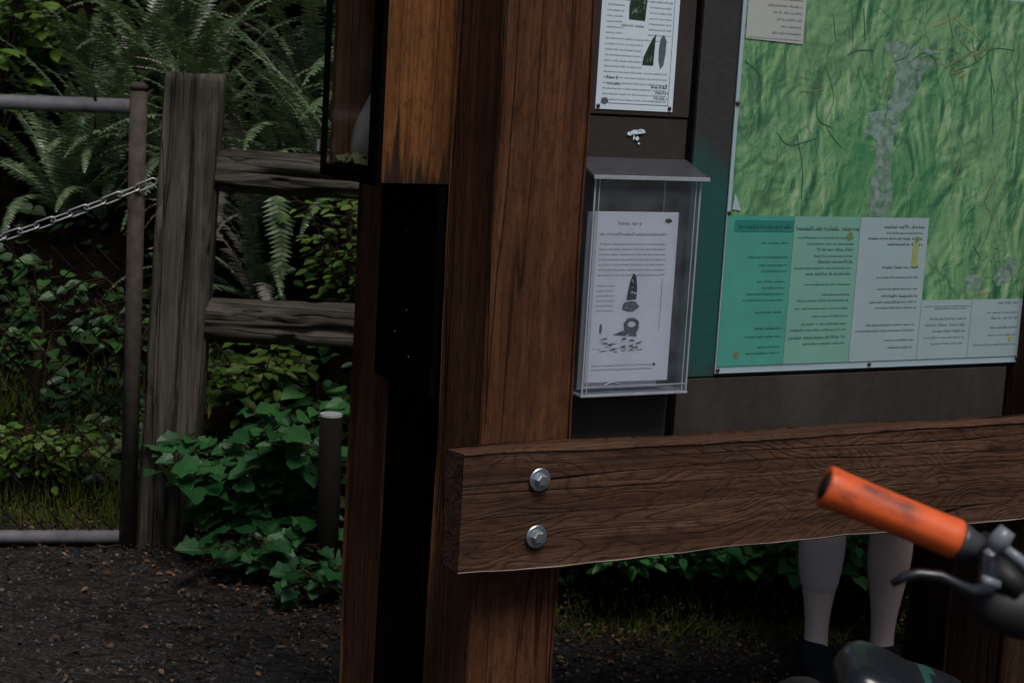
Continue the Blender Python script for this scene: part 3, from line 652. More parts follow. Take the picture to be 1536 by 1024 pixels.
for (a,b,c_,d_) in ((.558,1.371,.9330,.9336),(1.0778,1.0785,.934,1.062),(1.2217,1.2224,.934,1.062),(.8929,.8935,.934,1.238),(.7217,.7224,.934,1.238),(1.085,1.218,1.048,1.0488)): m.face(((a,t_,c_),(b,t_,c_),(b,t_,d_),(a,t_,d_)))
m.build('column_rule',M['ink'],ma)
m=mm(); m.face(((.566,t_,1.584),(.706,t_,1.580),(.706,t_,1.70),(.566,t_,1.70))); lg=m.build('legend_print',M['legend'],ma)
m=mm(); rg=random.Random(9)
for i in range(8): letters(m,.62+rg.uniform(-.01,.03),.698,1.597+.0132*i,.0046,t_-.0004,rg)
letters(m,.57,.70,1.586,.0024,t_-.0004,rg); m.build('printed_text',M['ink'],lg)
for s,z in ((.5615,.9265),(.951,.9275),(1.371,.9300),(.5605,1.243),(.5600,1.458)): pin(ma,mm,s,z,.0635,.0045)
# small curled flake of laminate at the map's left edge
m=mm(); poly(m,[(.566,1.250),(.588,1.247),(.576,1.272),(.570,1.282)],t_); m.build('laminate_flake',M['border'],ma)
# ------------------------------------------------------------------ gate with pipe frame and wire mesh
GX,GY,GA=-1.13,5.10,R(-12)
ga=thing('pipe_gate',(GX,GY,0),'grey metal pipe gate with wire mesh beside the weathered fence post','gate',(0,0,-R(-12)))
LG=1.75
m=MB(); m.tube([(0,0,.0),(0,0,1.375)],.0255,14); m.tube([(0,0,1.3755),(0,0,1.388),(0,0,1.397)],[.028,.027,.013],14); m.build('end_pipe',M['piperust'],ga,True)
m=MB(); m.tube([(-.026,0,1.325),(-LG,0,1.325-.03)],.0225,14); m.build('top_pipe',M['pipe'],ga,True)
m=MB(); m.tube([(-.027,0,.030),(-LG,0,.024)],.0205,14); m.build('bottom_pipe',M['pipe'],ga,True)
m=MB(); m.tube([(-LG-.02,0,-.05),(-LG-.02,0,1.40)],.03,14); m.build('hinge_pipe',M['pipe'],ga,True)
for z in (1.32,1.28): 
    m=MB(); m.tube([(-.12,0,z+.03 if z>1.3 else z),(-.125,0,z+.029 if z>1.3 else z)],.0245,12); m.build('pipe_band',M['wire'],ga)
m=MB(); d=.066; nx=int((LG-.05)/d)
for i in range(nx):
    x0=-.045-i*d; pts=[]; z=.052; k=0
    while z<.92:
        pts.append((x0-(d if k%2 else 0)-.0,.004 if k%2 else -.004,z)); z+=d; k+=1
    m.tube(pts,.0034,4,False)
m.build('wire_mesh',M['wire'],ga)
# ------------------------------------------------------------------ fence
fe=thing('split_rail_fence',(-1.0,5.18,0),'weathered grey split rail fence with a thick cracked post beside the pipe gate','fence')
def crackpost(name,base,top,w,d,seed):
    m=MB(); n=70; seg=72; rows=[]
    for i in range(n+1):
        f=i/n; z=base[2]+(top[2]-base[2])*f; cx=base[0]+(top[0]-base[0])*f; cy=base[1]+(top[1]-base[1])*f; row=[]
        for k in range(seg):
            a=k*2*math.pi/seg; ca_,sa=math.cos(a),math.sin(a)
            e=4.5; r=(abs(ca_/(w/2))**e+abs(sa/(d/2))**e)**(-1/e)
            q=Vector((ca_*1.2,sa*1.2,z*1.1+seed))
            wob=noise.noise(Vector((math.cos(a)*7,math.sin(a)*7,z*1.1+seed)))
            cr=noise.noise(Vector((math.cos(a)*11+5,math.sin(a)*11,z*.9+seed*2)))
            r+=.004*wob+.006*noise.noise(q)-(.020*max(0,.16-abs(cr))/.16 if noise.noise(Vector((a*2,z*2.2,seed)))>-.08 else 0)
            # the long open check down the front face
            ac=-math.pi/2+.10+.16*math.sin(z*2.1)+.10*noise.noise(Vector((z*4,seed,0)))
            dd=abs((a-2*math.pi if a>math.pi else a)-ac)
            if dd<.12: r-=.085*(1-dd/.12)*sstep(0,.12,1-f+.03)*(.55+.45*noise.noise(Vector((z*5,1,seed))))
            if f>.985: r-=.006*(f-.985)/.015
            row.append(m.bm.verts.new((cx+ca_*r,cy+sa*r,z+(.01*noise.noise(Vector((ca_*3,sa*3,seed))) if i==n else 0))))
        rows.append(row)
    for i in range(n):
        for k in range(seg): m.bm.faces.new((rows[i][k],rows[i][(k+1)%seg],rows[i+1][(k+1)%seg],rows[i+1][k]))
    m.bm.faces.new(rows[-1])
    return m.build(name,M['grey'],fe,True)
crackpost('post',(-.035,0,-.08),(.021,0,1.43),.172,.15,3)
crackpost('post',(.90,.04,-.08),(.91,.04,1.40),.165,.15,8)
def splitrail(p,q,h,d,seed,taper):
    m=MB(); n=80; seg=40; rows=[]
    for i in range(n+1):
        f=i/n; c_=Vector(p).lerp(Vector(q),f); row=[]
        hh=h*(1-taper*f)
        for k in range(seg):
            a=k*2*math.pi/seg; e=3.2; ca_,sa=math.cos(a),math.sin(a)
            r=(abs(ca_/(d/2))**e+abs(sa/(hh/2))**e)**(-1/e)
            x=c_.x
            cr=noise.noise(Vector((x*2.2+seed,ca_*5,sa*8)))
            r+=.010*noise.noise(Vector((x*1.5,ca_*1.5,sa*1.5+seed)))-.022*max(0,.13-abs(cr))/.13
            if ca_<0 and sa<-.2: r-=.012*max(0,noise.noise(Vector((x*3.5,seed,4))))
            row.append(m.bm.verts.new((c_.x,c_.y+ca_*r,c_.z+sa*r)))
        rows.append(row)
    for i in range(n):
        for k in range(seg): m.bm.faces.new((rows[i][k],rows[i][(k+1)%seg],rows[i+1][(k+1)%seg],rows[i+1][k]))
    m.bm.faces.new(rows[0][::-1]); m.bm.faces.new(rows[-1]); return m.build('rail',M['greyx'],fe,True)
splitrail((.055,0,1.147),(.86,.03,1.145),.125,.09,2,-.10)
splitrail((.045,0,.700),(.86,.03,.705),.135,.09,6,0.0)
# chain between the post and the gate
ch=thing('steel_chain',(-1.08,5.09,1.10),'bright steel link chain slung from the fence post across the pipe gate','chain')
P=[Vector((-1.075,5.085,1.112)),Vector((-1.70,4.88,.81)),Vector((-2.2,4.80,.74))]
def cpt(f): return (1-f)**2*P[0]+2*f*(1-f)*P[1]+f*f*P[2]
NL=27; m=MB()
for i in range(NL):
    a=cpt(i/NL); b=cpt((i+1)/NL); c_=(a+b)/2; d=(b-a).normalized(); up=Vector((0,0,1)); side=d.cross(up).normalized(); up2=side.cross(d)
    w_=up2 if i%2==0 else (side*.8+up2*.45).normalized()
    L=(b-a).length*.5+.0062; hw=.0105; pts=[]
    for k in range(9): an=-math.pi/2+math.pi*k/8; pts.append(c_+d*((L-hw)+hw*math.cos(an))+w_*hw*math.sin(an))
    for k in range(9): an=math.pi/2+math.pi*k/8; pts.append(c_+d*(-(L-hw)+hw*math.cos(an))+w_*hw*math.sin(an))
    pts.append(pts[0]); m.tube(pts,.0032,6,False)
m2=m
for v in m.bm.verts: v.co-=ch.location
m.build('chain_links',M['chain'],ch,True)
m=MB(); m.tube([(0,.0,.012),(.0,.03,.012)],.006,8); m.build('staple',M['wire'],ch)
# small stake beside the kiosk
sk=thing('short_stake',(-.498,4.80,.04),'short dark wooden stake with a pale cut top among the leaves beside the kiosk','stake')
m=MB(); m.tube([(.0,0,-.05),(.004,0,.2),(.0,0,.462)],[.034,.033,.032],16); m.build('stake_body',M['stakewood'],sk,True)
m=MB(); m.tube([(0,0,.4625),(0,0,.469)],[.0325,.0315],16); m.build('stake_top',M['oldpaper'],sk)
# ------------------------------------------------------------------ plants
def frond_mesh(name,L,el0,el1,np_,wid,seed,mat,curl=0):
    rg=random.Random(seed); m=MB(); N=np_; p=Vector((0,0,0)); pts=[p.copy()]; dirs=[]
    for i in range(N):
        f=i/N; el=R(el0+(el1-el0)*f**1.4); d=Vector((math.cos(el),curl*f,math.sin(el))).normalized(); dirs.append(d); p=p+d*L/N; pts.append(p.copy())
    m.tube(pts[::4]+[pts[-1]],[.0028*(1-.8*i/len(pts[::4])) for i in range(len(pts[::4])+1)],4,False)
    ns=len(m.bm.faces)
    for i in range(4,N):
        f=i/N; d=dirs[i]; lat=Vector((0,1,0)); lat=(lat-d*lat.dot(d)).normalized(); nrm=lat.cross(d)
        if nrm.z<0: nrm=-nrm
        prof=min(1,(f-.02)/.22)*(1-f)**.55 if f<1 else 0
        ln=wid*max(.12,min(1,prof*1.25))*rg.uniform(.88,1.08)
        for sg in (-1,1):
            if rg.random()<.04: continue
            o=(lat*sg+d*.28-nrm*rg.uniform(.05,.35)).normalized(); b=d*(L/N)*.43
            a=pts[i]; t1=a+o*ln*.45+d*ln*.04+nrm*ln*.05; t2=a+o*ln
            v=[m.bm.verts.new(q) for q in (a-b*.9,t1-b*.95,t2+d*ln*.08,t1+b*.85,a+b*.9)]
            m.bm.faces.new(v)
    me=bpy.data.meshes.new(name); m.bm.to_mesh(me); m.bm.free(); me.materials.append(mat)
    return me
FM=[frond_mesh('frond',.85,78,-5,52,.062,1,M['fern']),frond_mesh('frond',.80,62,-45,50,.060,2,M['fern']),frond_mesh('frond',.72,45,-60,46,.056,3,M['fern'],.15),frond_mesh('frond',.9,70,20,54,.060,4,M['fern'],-.12)]
FD=[frond_mesh('frond',.7,70,-10,44,.058,5,M['ferngrey']),frond_mesh('frond',.6,40,-75,40,.055,6,M['ferngrey'],.2)]
def fern(x,y,sc,n,label,seed,meshes=FM,dead=0,grp='sword ferns on the bank',yaw=None,lean=0):
    rg=random.Random(seed); o=thing('sword_fern',(x,y,bank_z(x,y)-.02),label,'fern',(lean,0,rg.uniform(0,6.28) if yaw is None else yaw),grp)
    for i in range(n):
        me=rg.choice(FD) if rg.random()<dead else rg.choice(meshes)
        f=bpy.data.objects.new('frond',me); C.objects.link(f); f.parent=o
        f.rotation_euler=(rg.uniform(-.15,.15),rg.uniform(-.2,.2),i*6.283/n*1.0+rg.uniform(-.25,.25)); s=sc*rg.uniform(.75,1.12); f.scale=(s,s,s)
    return o
ferns=[(-.72,6.25,1.0,22,'large sword fern fanning upright behind the upper fence rail beside the display case',0),
(-1.02,6.75,1.0,18,'sword fern with pale grey dead fronds rising just behind the cracked fence post',.45),
(-1.42,7.25,1.0,18,'dark green sword fern above the top pipe of the gate',.1),
(-1.85,7.5,1.0,18,'sword fern at the upper left corner beside the yellow green bush',0),
(-.42,6.9,1.1,20,'sword fern highest on the bank behind the display case',0),
(-1.55,7.9,1.1,18,'sword fern at the top of the bank above the gate',.1),
(-.85,7.5,1.2,18,'sword fern farthest back above the fence post',0),
(-1.70,7.05,.7,12,'small silvery sword fern drooping behind the gate below its top pipe',.12),
(-.55,5.95,.8,18,'sword fern just above the upper fence rail touching the display case',0),
(-1.20,7.0,.85,18,'sword fern leaning out behind the top of the gate end pipe',.15),
(-.95,6.35,1.0,20,'sword fern directly behind the top of the cracked fence post',.35),
(-1.75,7.25,.9,18,'sword fern above the middle of the gate top pipe',.05),
(-.55,6.55,1.1,22,'tall sword fern behind the one beside the display case',0),
(-1.25,7.3,1.1,20,'sword fern with drooping fronds above the gate end pipe, higher on the bank',.25),
(-.25,6.3,1.0,18,'sword fern hidden partly by the display case and back kiosk post',0),
(-.62,6.12,.9,22,'sword fern rising right above the upper fence rail, nearest the cracked post',0),
(-.38,6.15,.95,20,'sword fern rising beside the left edge of the display case',0),
(-.85,6.4,.8,20,'short sword fern just behind the top of the cracked post, left of the rail',.1),
(-1.40,7.5,.95,20,'sword fern just over the right end of the gate top pipe',.05),
(-1.65,7.6,1.0,20,'sword fern high on the bank above the gate beside the yellow green bush',0),
(-.72,6.95,1.1,22,'sword fern high on the bank between post and display case',.05),
(-1.10,7.1,1.0,20,'sword fern with grey dead fronds amid the patch above the gate post',.3),
(-1.05,6.95,1.1,24,'dense sword fern with tan dead fronds above the top of the gate end pipe',.35),
(-1.50,7.15,1.0,22,'dense sword fern above the top pipe of the gate, left of the end pipe',0),
(-1.85,7.05,1.0,22,'sword fern below the yellow green bush at the far left edge',0),
(-.45,6.45,1.05,22,'dense sword fern left of the upper part of the display case',0),
(-.78,6.6,1.0,22,'dense sword fern above the right side of the cracked post top',.05),
(-2.35,6.4,1.0,16,'sword fern beyond the gate left of the wire mesh',0),
(.25,6.6,1.0,16,'sword fern on the bank behind the kiosk board',0),
(1.0,6.5,1.0,16,'sword fern on the bank behind the standing person',0),
(2.1,6.6,1.0,16,'sword fern on the bank beyond the right kiosk post',0)]
for i,(x,y,sc,n,lab,dead) in enumerate(ferns): fern(x,y,sc,n,lab,100+i,dead=dead)
# one small fern whose frond hangs between the rails
hf=thing('hanging_fern',(-.80,5.62,1.10),'single grey green fern frond hanging down between the two fence rails','fern')
f=bpy.data.objects.new('frond',frond_mesh('frond',.34,-62,-92,22,.062,9,M['fern'])); C.objects.link(f); f.parent=hf; f.rotation_euler=(0,0,R(-60))
# shrubs -----------------------------------------------------------
def lobed(sz,rg):
    """five lobed leaf outline in the xy plane, stalk at the origin, pointing along +x"""
    P=[(0,0),(-.10,.22),(.05,.46),(.22,.40),(.42,.56),(.58,.34),(.78,.26),(1.0,0)]
    P=P+[(a,-b) for a,b in P[-2:0:-1]]
    return [(a*sz*rg.uniform(.94,1.06),b*sz*rg.uniform(.92,1.08)) for a,b in P]
def oval(sz,rg):
    P=[(0,0),(.2,.2),(.5,.27),(.8,.16),(1,0)]; P=P+[(a,-b) for a,b in P[-2:0:-1]]
    return [(a*sz,b*sz*rg.uniform(.85,1.15)) for a,b in P]
def heart(sz,rg):
    P=[(0,0),(-.12,.25),(.05,.45),(.35,.46),(.7,.25),(1,0)]; P=P+[(a,-b) for a,b in P[-2:0:-1]]
    return [(a*sz,b*sz*rg.uniform(.9,1.1)) for a,b in P]
def addleaf(m,shape,pos,dirv,nrm,rg,sz,cup=.12):
    x=dirv.normalized(); n=(nrm-x*nrm.dot(x)).normalized(); y=n.cross(x); o=shape(sz,rg)
    vs=[m.bm.verts.new(pos+x*a+y*b+n*(abs(b)*cup*2.2-a*a/sz*.16+rg.uniform(-.02,.02)*sz)) for a,b in o]
    k=len(vs); h=k//2; mid=m.bm.verts.new(pos+x*sz*.5-n*sz*.05)
    if rg.random()<.04: h=h  # whole leaf
    m.bm.faces.new(vs[:h+1]+[mid]); m.bm.faces.new([mid]+vs[h:]+[vs[0]])
def shrub(name,x,y,label,mat,shape,sz,nst,hgt,spread,per,seed,z=None,group=None,face=.5,cat='shrub',tier=False,dirs=None):
    rg=random.Random(seed); zb=max(0,bank_z(x,y)) if z is None else z
    o=thing(name,(x,y,zb),label,cat,group=group); ms_=MB(); ml=MB()
    for i in range(nst):
        a=rg.uniform(0,6.283) if dirs is None else rg.uniform(*dirs); h=hgt*rg.uniform(.55,1.05); sp=spread*rg.uniform(.3,1)
        pts=[]
        for k in range(8):
            f=k/7; pts.append(Vector((math.cos(a)*sp*f**1.3,math.sin(a)*sp*f**1.3*.8,h*(f-.28*f**3)))+Vector((rg.uniform(-1,1),rg.uniform(-1,1),rg.uniform(-1,1)))*.012*f)
        ms_.tube(pts,[.006*(1-.7*k/7) for k in range(8)],5,False)
        for j in range(per):
            f=rg.uniform(.3,1)**.8; k=min(6,int(f*7)); p=pts[k].lerp(pts[k+1],f*7-k)
            an=rg.uniform(0,6.283); d=Vector((math.cos(an),math.sin(an)-.25,rg.uniform(-.45,.15))); off=d.normalized()*rg.uniform(.01,.09)
            n=Vector((rg.uniform(-.3,.3),-face+rg.uniform(-.3,.3),1))
            ms_.tube([p,p+off],.0016,3,False)
            addleaf(ml,shape,p+off,d,n,rg,sz*rg.uniform(.6,1.15))
    ms_.build('stem',M['stem'],o); ml.build('foliage',mat,o,norm=False); return o
shrub('leafy_shrub',-.80,5.02,'deep green lobed leaf shrub at the foot of the cracked fence post',M['leafdeep'],lobed,.080,15,.58,.34,13,31,dirs=(0,6.28))
shrub('leafy_shrub',-.70,5.02,'deep green lobed leaf shrub spreading beside the short stake',M['leafdeep'],lobed,.072,15,.50,.28,12,32)
shrub('leafy_shrub',-.50,4.66,'low deep green leaf plant in front of the short stake beside the kiosk post',M['leafdeep'],lobed,.06,6,.17,.13,6,45)
shrub('leafy_shrub',-.66,4.86,'low deep green shrub spreading over the path edge before the taller ones',M['leafdeep'],lobed,.066,12,.27,.26,10,46)
shrub('leafy_shrub',-.56,5.16,'bright green leafy shrub filling the gap under the lower fence rail',M['leafgap'],heart,.066,20,.64,.30,17,33,z=.06)
shrub('leafy_shrub',-.82,5.55,'yellow green leafy shrub behind the cracked post under the lower rail',M['leafyel'],oval,.055,16,.42,.32,20,34)
shrub('huckleberry_bush',-.52,5.6,'bright yellow green small leaved bush between the fence rails beside the kiosk',M['leafyel'],oval,.042,16,.92,.26,26,35,z=.45)
shrub('leafy_shrub',-1.62,5.85,'low bright green shrub behind the gate at mid height',M['leafmid'],heart,.050,10,.62,.30,9,36,z=.28)
shrub('leafy_shrub',-1.35,6.05,'round bright green shrub behind the end pipe of the gate',M['leafmid'],oval,.055,9,.62,.26,10,37,z=.30)
shrub('leafy_shrub',-2.22,7.3,'tall yellow green bush at the upper left corner above the gate',M['leafyel'],oval,.11,20,1.15,.42,16,38)
shrub('leafy_shrub',-1.55,5.55,'low mossy green plant behind the wire mesh of the gate',M['leafyel'],oval,.038,22,.34,.36,20,39,z=.02)
shrub('leafy_shrub',-2.05,5.7,'low green plant behind the gate left of the mossy one',M['leafmid'],oval,.045,20,.40,.40,18,40,z=.05)
RS=[(.12,4.80,'dark green bramble under the rail beside the main post'),(.38,4.78,'dark green bramble under the rail left of centre'),(.62,4.80,'dark green bramble under the rail beside the person\'s left calf'),(.92,4.88,'dark green bramble behind the person\'s legs'),(1.22,4.95,'dark green bramble behind the right kiosk post'),(.26,5.0,'dark ivy shrub on the bank behind the bramble by the main post'),(.75,5.05,'dark ivy shrub on the bank behind the person'),(-.12,4.85,'dark green bramble behind the main kiosk post')]
for i,(x,y,lab) in enumerate(RS): shrub('bramble_bush',x,y,lab,M['leafbr'],oval if i%2 else heart,.062,17,.27 if i not in (5,6) else .38,.36,18,60+i,group='brambles at the foot of the bank',z=max(.02,bank_z(x,y)))
# unseen conifers added round the clearing to block sky light
tm=MB(); tm.tube([(.05*math.sin(i),.05*math.cos(i*1.7),i*1.4) for i in range(11)],[.28*(1-i/11.5) for i in range(11)],14)
cm=MB(); rg=random.Random(77)
for i in range(210):
    f=rg.random()**.8; z=1.6+f*12.6; L=(2.6*(1-f)+.35)*rg.uniform(.7,1.1); a=rg.uniform(0,6.283); d=Vector((math.cos(a),math.sin(a),0)); sd_=Vector((-d.y,d.x,0)); p0=Vector((0,0,z))
    br=[p0+d*L*k/5+Vector((0,0,.12*L*(k/5)-.42*L*(k/5)**2)) for k in range(6)]
    cm.tube(br,[.03*(1-k/6) for k in range(6)],4,False)
    for k in range(1,6):
        for q in range(4):
            c_=br[k]-d*rg.uniform(0,L/5); sgn=1 if q%2 else -1; w_=(sd_*sgn+d*rg.uniform(.2,.9)+Vector((0,0,rg.uniform(-.5,-.1)))).normalized(); ln=L*.34*(1.15-k/7)*rg.uniform(.7,1.2); b2=d*ln*.16+Vector((0,0,rg.uniform(-.05,.05)))
            cm.bm.faces.new([cm.bm.verts.new(t_2) for t_2 in (c_-b2*.4,c_+w_*ln*.5-b2,c_+w_*ln,c_+w_*ln*.55+b2,c_+b2*.4)])
M['needle']=leafmat('conifer needles',[(.010,.030,.014),(.016,.042,.018),(.028,.055,.022)],.6,.1,.2)
M['bark']=plain('conifer bark',(.05,.038,.03),.9,0,.6,14,.6)
t0_=tm.build('trunk',M['bark']); c0_=cm.build('crown',M['needle'],norm=False)
spots=[(-4.6,8.6),(-2.9,10.2),(-1.0,11.2),(.9,10.6),(2.8,10.0),(4.6,8.8),(-6.2,5.6),(-6.6,2.4),(-6.4,-1.2),(6.4,5.8),(6.9,2.4),(6.6,-1.4),(-4.0,11.8),(4.4,11.6)]
for i,(x,y) in enumerate(spots):
    e=thing('sky_block_conifer',(x,y,max(0,bank_z(x,y))-.1 if y>5 else -.05),'tall dark unseen conifer added round the clearing to hold back the sky','tree',(0,0,rg.uniform(0,6.28)),'added sky-blocking conifers')
    s_3=rg.uniform(.85,1.15); e.scale=(s_3,s_3,s_3)
    for o in (t0_,c0_):
        q=o if i==0 else o.copy()
        if i: C.objects.link(q)
        q.parent=e
# ground cover over the bank (stuff)
z_up=lambda x,y: bank_z(x,y)>.75
rg=random.Random(17); m=MB(); cnt=0
while cnt<6500:
    x=rg.uniform(-3.2,3.0); y=rg.uniform(4.7,8.6); d=y-edge_y(x)
    if d<.15 or (x<-.25 and z_up(x,y) and rg.random()<.85): continue
    dens=noise.noise(Vector((x*1.7,y*1.7,7)))
    if dens<0 and rg.random()<.92: continue
    z=bank_z(x,y)+rg.uniform(0,.12)*min(1,d*2)
    an=rg.uniform(0,6.283); dv=Vector((math.cos(an),math.sin(an)-.4,rg.uniform(-.4,.2)))
    addleaf(m,rg.choice((oval,heart)),Vector((x,y,z)),dv,Vector((rg.uniform(-.4,.4),-.6+rg.uniform(-.4,.4),1)),rg,rg.uniform(.03,.07)); cnt+=1
tag(m.build('ground_cover',M['ivy'],norm=False),'dark ivy and small leaves covering the bank behind fence and kiosk','ground cover',kind='stuff')
# moss and grass at the foot of the bank
m=MB()
for i in range(16000):
    if i<5200: x=rg.uniform(-.25,1.9); y=edge_y(x)+rg.gauss(.0,.09)
    else: x=rg.uniform(-3,-1.05); y=rg.uniform(5.22,6.45)
    z=max(0,bank_z(x,y)); h=rg.uniform(.012,.05)*(1.2 if i%7==0 else .8)*(1 if i<5200 else rg.uniform(1,3.2)); an=rg.uniform(0,6.28); w_=.0025
    b=Vector((math.cos(an)*w_,math.sin(an)*w_,0)); tip=Vector((rg.uniform(-.03,.03),rg.uniform(-.03,.02),h)); p=Vector((x,y,z-.004))
    m.bm.faces.new([m.bm.verts.new(q) for q in (p-b,p+b,p+b*.6+tip*.6,p+tip)])
tag(m.build('grass',M['moss'],norm=False),'short yellow green moss and grass at the foot of the bank','grass',kind='stuff')
# leaf litter and pebbles
m=MB()
for i in range(6000):
    x=rg.uniform(-2.4,2.4); 
    y=edge_y(x)+(-abs(rg.gauss(0,.36))+.12 if rg.random()<.8 else -rg.uniform(0,1.6))
    z=max(0,bank_z(x,y))+.004; an=rg.uniform(0,6.28)
    addleaf(m,oval,Vector((x,y,z+rg.uniform(0,.006))),Vector((math.cos(an),math.sin(an),rg.uniform(-.1,.35))),Vector((rg.uniform(-.7,.7),rg.uniform(-.7,.7),1)),rg,rg.uniform(.007,.024),.3)
tag(m.build('leaf_litter',M['litter'],norm=False),'small brown fallen leaves scattered along the edge of the path','leaf litter',kind='stuff')
m=MB()
for i in range(4200):
    x=rg.uniform(-2.0,1.9); y=rg.uniform(3.7,5.3)
    if y>edge_y(x)+.1: continue
    r_=rg.uniform(.002,.006)*(1.4 if rg.random()<.06 else 1)
    b=bmesh.new(); bmesh.ops.create_icosphere(b,subdivisions=1,radius=r_) if False else bmesh.ops.create_cube(b,size=r_*1.6)
    mt=Matrix.Translation((x,y,r_*.3))@Matrix.Rotation(rg.uniform(0,6),4,Vector((rg.random(),rg.random(),rg.random()+.1)).normalized())@Matrix.Diagonal((rg.uniform(.8,1.6),rg.uniform(.7,1.2),rg.uniform(.4,.8),1))
    for f in b.faces[:]:
        m.bm.faces.new([m.bm.verts.new(mt@v.co) for v in f.verts]) if False else None
    vm={v:m.bm.verts.new(mt@v.co) for v in b.verts}
    for f in b.faces: m.bm.faces.new([vm[v] for v in f.verts])
    b.free()
tag(m.build('pebbles',M['pebble'],norm=False),'small grey stones scattered on the damp path','gravel',kind='stuff')
m=MB()
for i in range(70):
    x=rg.uniform(-1.9,1.5); y=edge_y(x)-rg.uniform(-.1,.9); an=rg.uniform(0,6.28); L=rg.uniform(.04,.16); p=Vector((x,y,max(0,bank_z(x,y))+.004)); d=Vector((math.cos(an),math.sin(an),rg.uniform(0,.1)))
    m.tube([p,p+d*L*.5+Vector((0,0,.004)),p+d*L],[.002,.0025,.001],4,False)
tag(m.build('twigs',M['stem']),'thin dark twigs lying on the path edge','twigs',kind='stuff')
# ------------------------------------------------------------------ person behind the kiosk
def skin_mesh(name,verts,edges,rad,mat,parent,sub=2,root=0):
    me=bpy.data.meshes.new(name+'_cage'); me.from_pydata(verts,edges,[]); o=bpy.data.objects.new(name+'_cage',me); C.objects.link(o)
    o.modifiers.new('s','SKIN'); sm=o.modifiers.new('u','SUBSURF'); sm.levels=sub; sm.render_levels=sub
    for i,r_ in enumerate(rad):
        sv=me.skin_vertices[0].data[i]; sv.radius=r_ if hasattr(r_,'__len__') else (r_,r_); sv.use_root=(i==root)
    dg=bpy.context.evaluated_depsgraph_get(); dg.update()
    m2=bpy.data.meshes.new_from_object(o.evaluated_get(dg)); bpy.data.objects.remove(o); bpy.data.meshes.remove(me)
    m2.materials.clear(); m2.materials.append(mat); m2.name=name
    for p in m2.polygons: p.use_smooth=True
    n=bpy.data.objects.new(name,m2); C.objects.link(n); n.parent=parent; return n
PX,PY=.915,4.32
pe=thing('person',(PX,PY,0),'person standing behind the kiosk with pale bare legs and black shoes under the rail','person')
V=[(0,.02,.93),(0,.02,1.10),(0,.03,1.27),(0,.03,1.42),(0,.015,1.50),(0,-.005,1.56),(0,-.015,1.64),(0,-.01,1.72)]
RD=[(.15,.11),(.13,.10),(.155,.105),(.12,.08),(.055,.055),(.06,.07),(.078,.095),(.055,.07)]
Ed=[(i,i+1) for i in range(7)]
LX={-1:-.088,1:.088}
for sg in (-1,1):
    b=len(V); x=LX[sg]
    chain=[((x*.95,.02,.86),.088),((x*.98,.0,.68),.074),((x,-.01,.52),.058),((x*1.0,.0,.44),.054),((x*1.0,.014,.34),.066),((x*.99,.014,.265),.056),((x*.98,.005,.17),.037),((x*.97,.0,.115),.0315),((x*.97,-.005,.06),.036),((x*1.03,-.09,.035),.032),((x*1.07,-.16,.028),.024)]
    for q,r_ in chain: V.append(q); RD.append(r_)
    Ed.append((0,b)); Ed+=[(b+i,b+i+1) for i in range(len(chain)-1)]
    b=len(V)
    arm=[((sg*.175,.03,1.40),.055),((sg*.215,.04,1.25),.044),((sg*.235,.04,1.10),.037),((sg*.235,.0,.97),.032),((sg*.23,-.03,.87),.025),((sg*.228,-.045,.81),(.018,.036))]
    for q,r_ in arm: V.append(q); RD.append(r_)
    Ed.append((3,b)); Ed+=[(b+i,b+i+1) for i in range(len(arm)-1)]; hnd=len(V)-1
    for j,(dy,ln) in enumerate(((-.028,.066),(-.010,.078),(.009,.072),(.026,.056))):
        k=len(V); V+= [(sg*.227,-.045+dy,.775),(sg*.222,-.045+dy*1.1,.775-ln*.5),(sg*.212,-.045+dy*1.1,.775-ln)]; RD+=[.0095,.0085,.007]; Ed+=[(hnd,k),(k,k+1),(k+1,k+2)]
    k=len(V); V+=[(sg*.215,-.083,.815),(sg*.205,-.095,.785)]; RD+=[.011,.009]; Ed+=[(hnd-1,k),(k,k+1)]
skin_mesh('body',V,Ed,RD,M['skin'],pe,2)
# face
m=MB(); m.tube([(0,-.085,1.655),(0,-.108,1.625),(0,-.088,1.617)],[.008,.014,.010],8); m.build('nose',M['skin'],pe,True)
m=MB(); m.tube([(-.024,-.086,1.588),(0,-.094,1.586),(.024,-.086,1.588)],[.004,.007,.004],8); m.build('mouth',M['inkred'],pe,True)
for sg in (-1,1):
    b=bmesh.new(); bmesh.ops.create_uvsphere(b,u_segments=10,v_segments=8,radius=.011); m=MB(); m.add(b,Matrix.Translation((sg*.031,-.084,1.66))); m.build('eye',M['inkdark'],pe,True)
    b=bmesh.new(); bmesh.ops.create_uvsphere(b,u_segments=10,v_segments=8,radius=.03); m=MB(); m.add(b,Matrix.Translation((sg*.082,.0,1.645))@Matrix.Diagonal((.3,.6,1,1))); m.build('ear',M['skin'],pe,True)
skin_mesh('hair',[(0,.0,1.755),(0,.045,1.72),(0,.065,1.65),(0,.055,1.58)],[(0,1),(1,2),(2,3)],[(.075,.055),(.088,.06),(.085,.05),(.06,.03)],M['hair'],pe,2)
skin_mesh('t_shirt',[(0,.02,.93),(0,.02,1.10),(0,.03,1.27),(0,.03,1.42),(0,.02,1.475),(-.18,.03,1.41),(-.222,.04,1.26),(.18,.03,1.41),(.222,.04,1.26)],[(0,1),(1,2),(2,3),(3,4),(3,5),(5,6),(3,7),(7,8)],[(.165,.125),(.148,.118),(.168,.12),(.135,.095),.075,.068,.062,.068,.062],M['shirt'],pe,2)
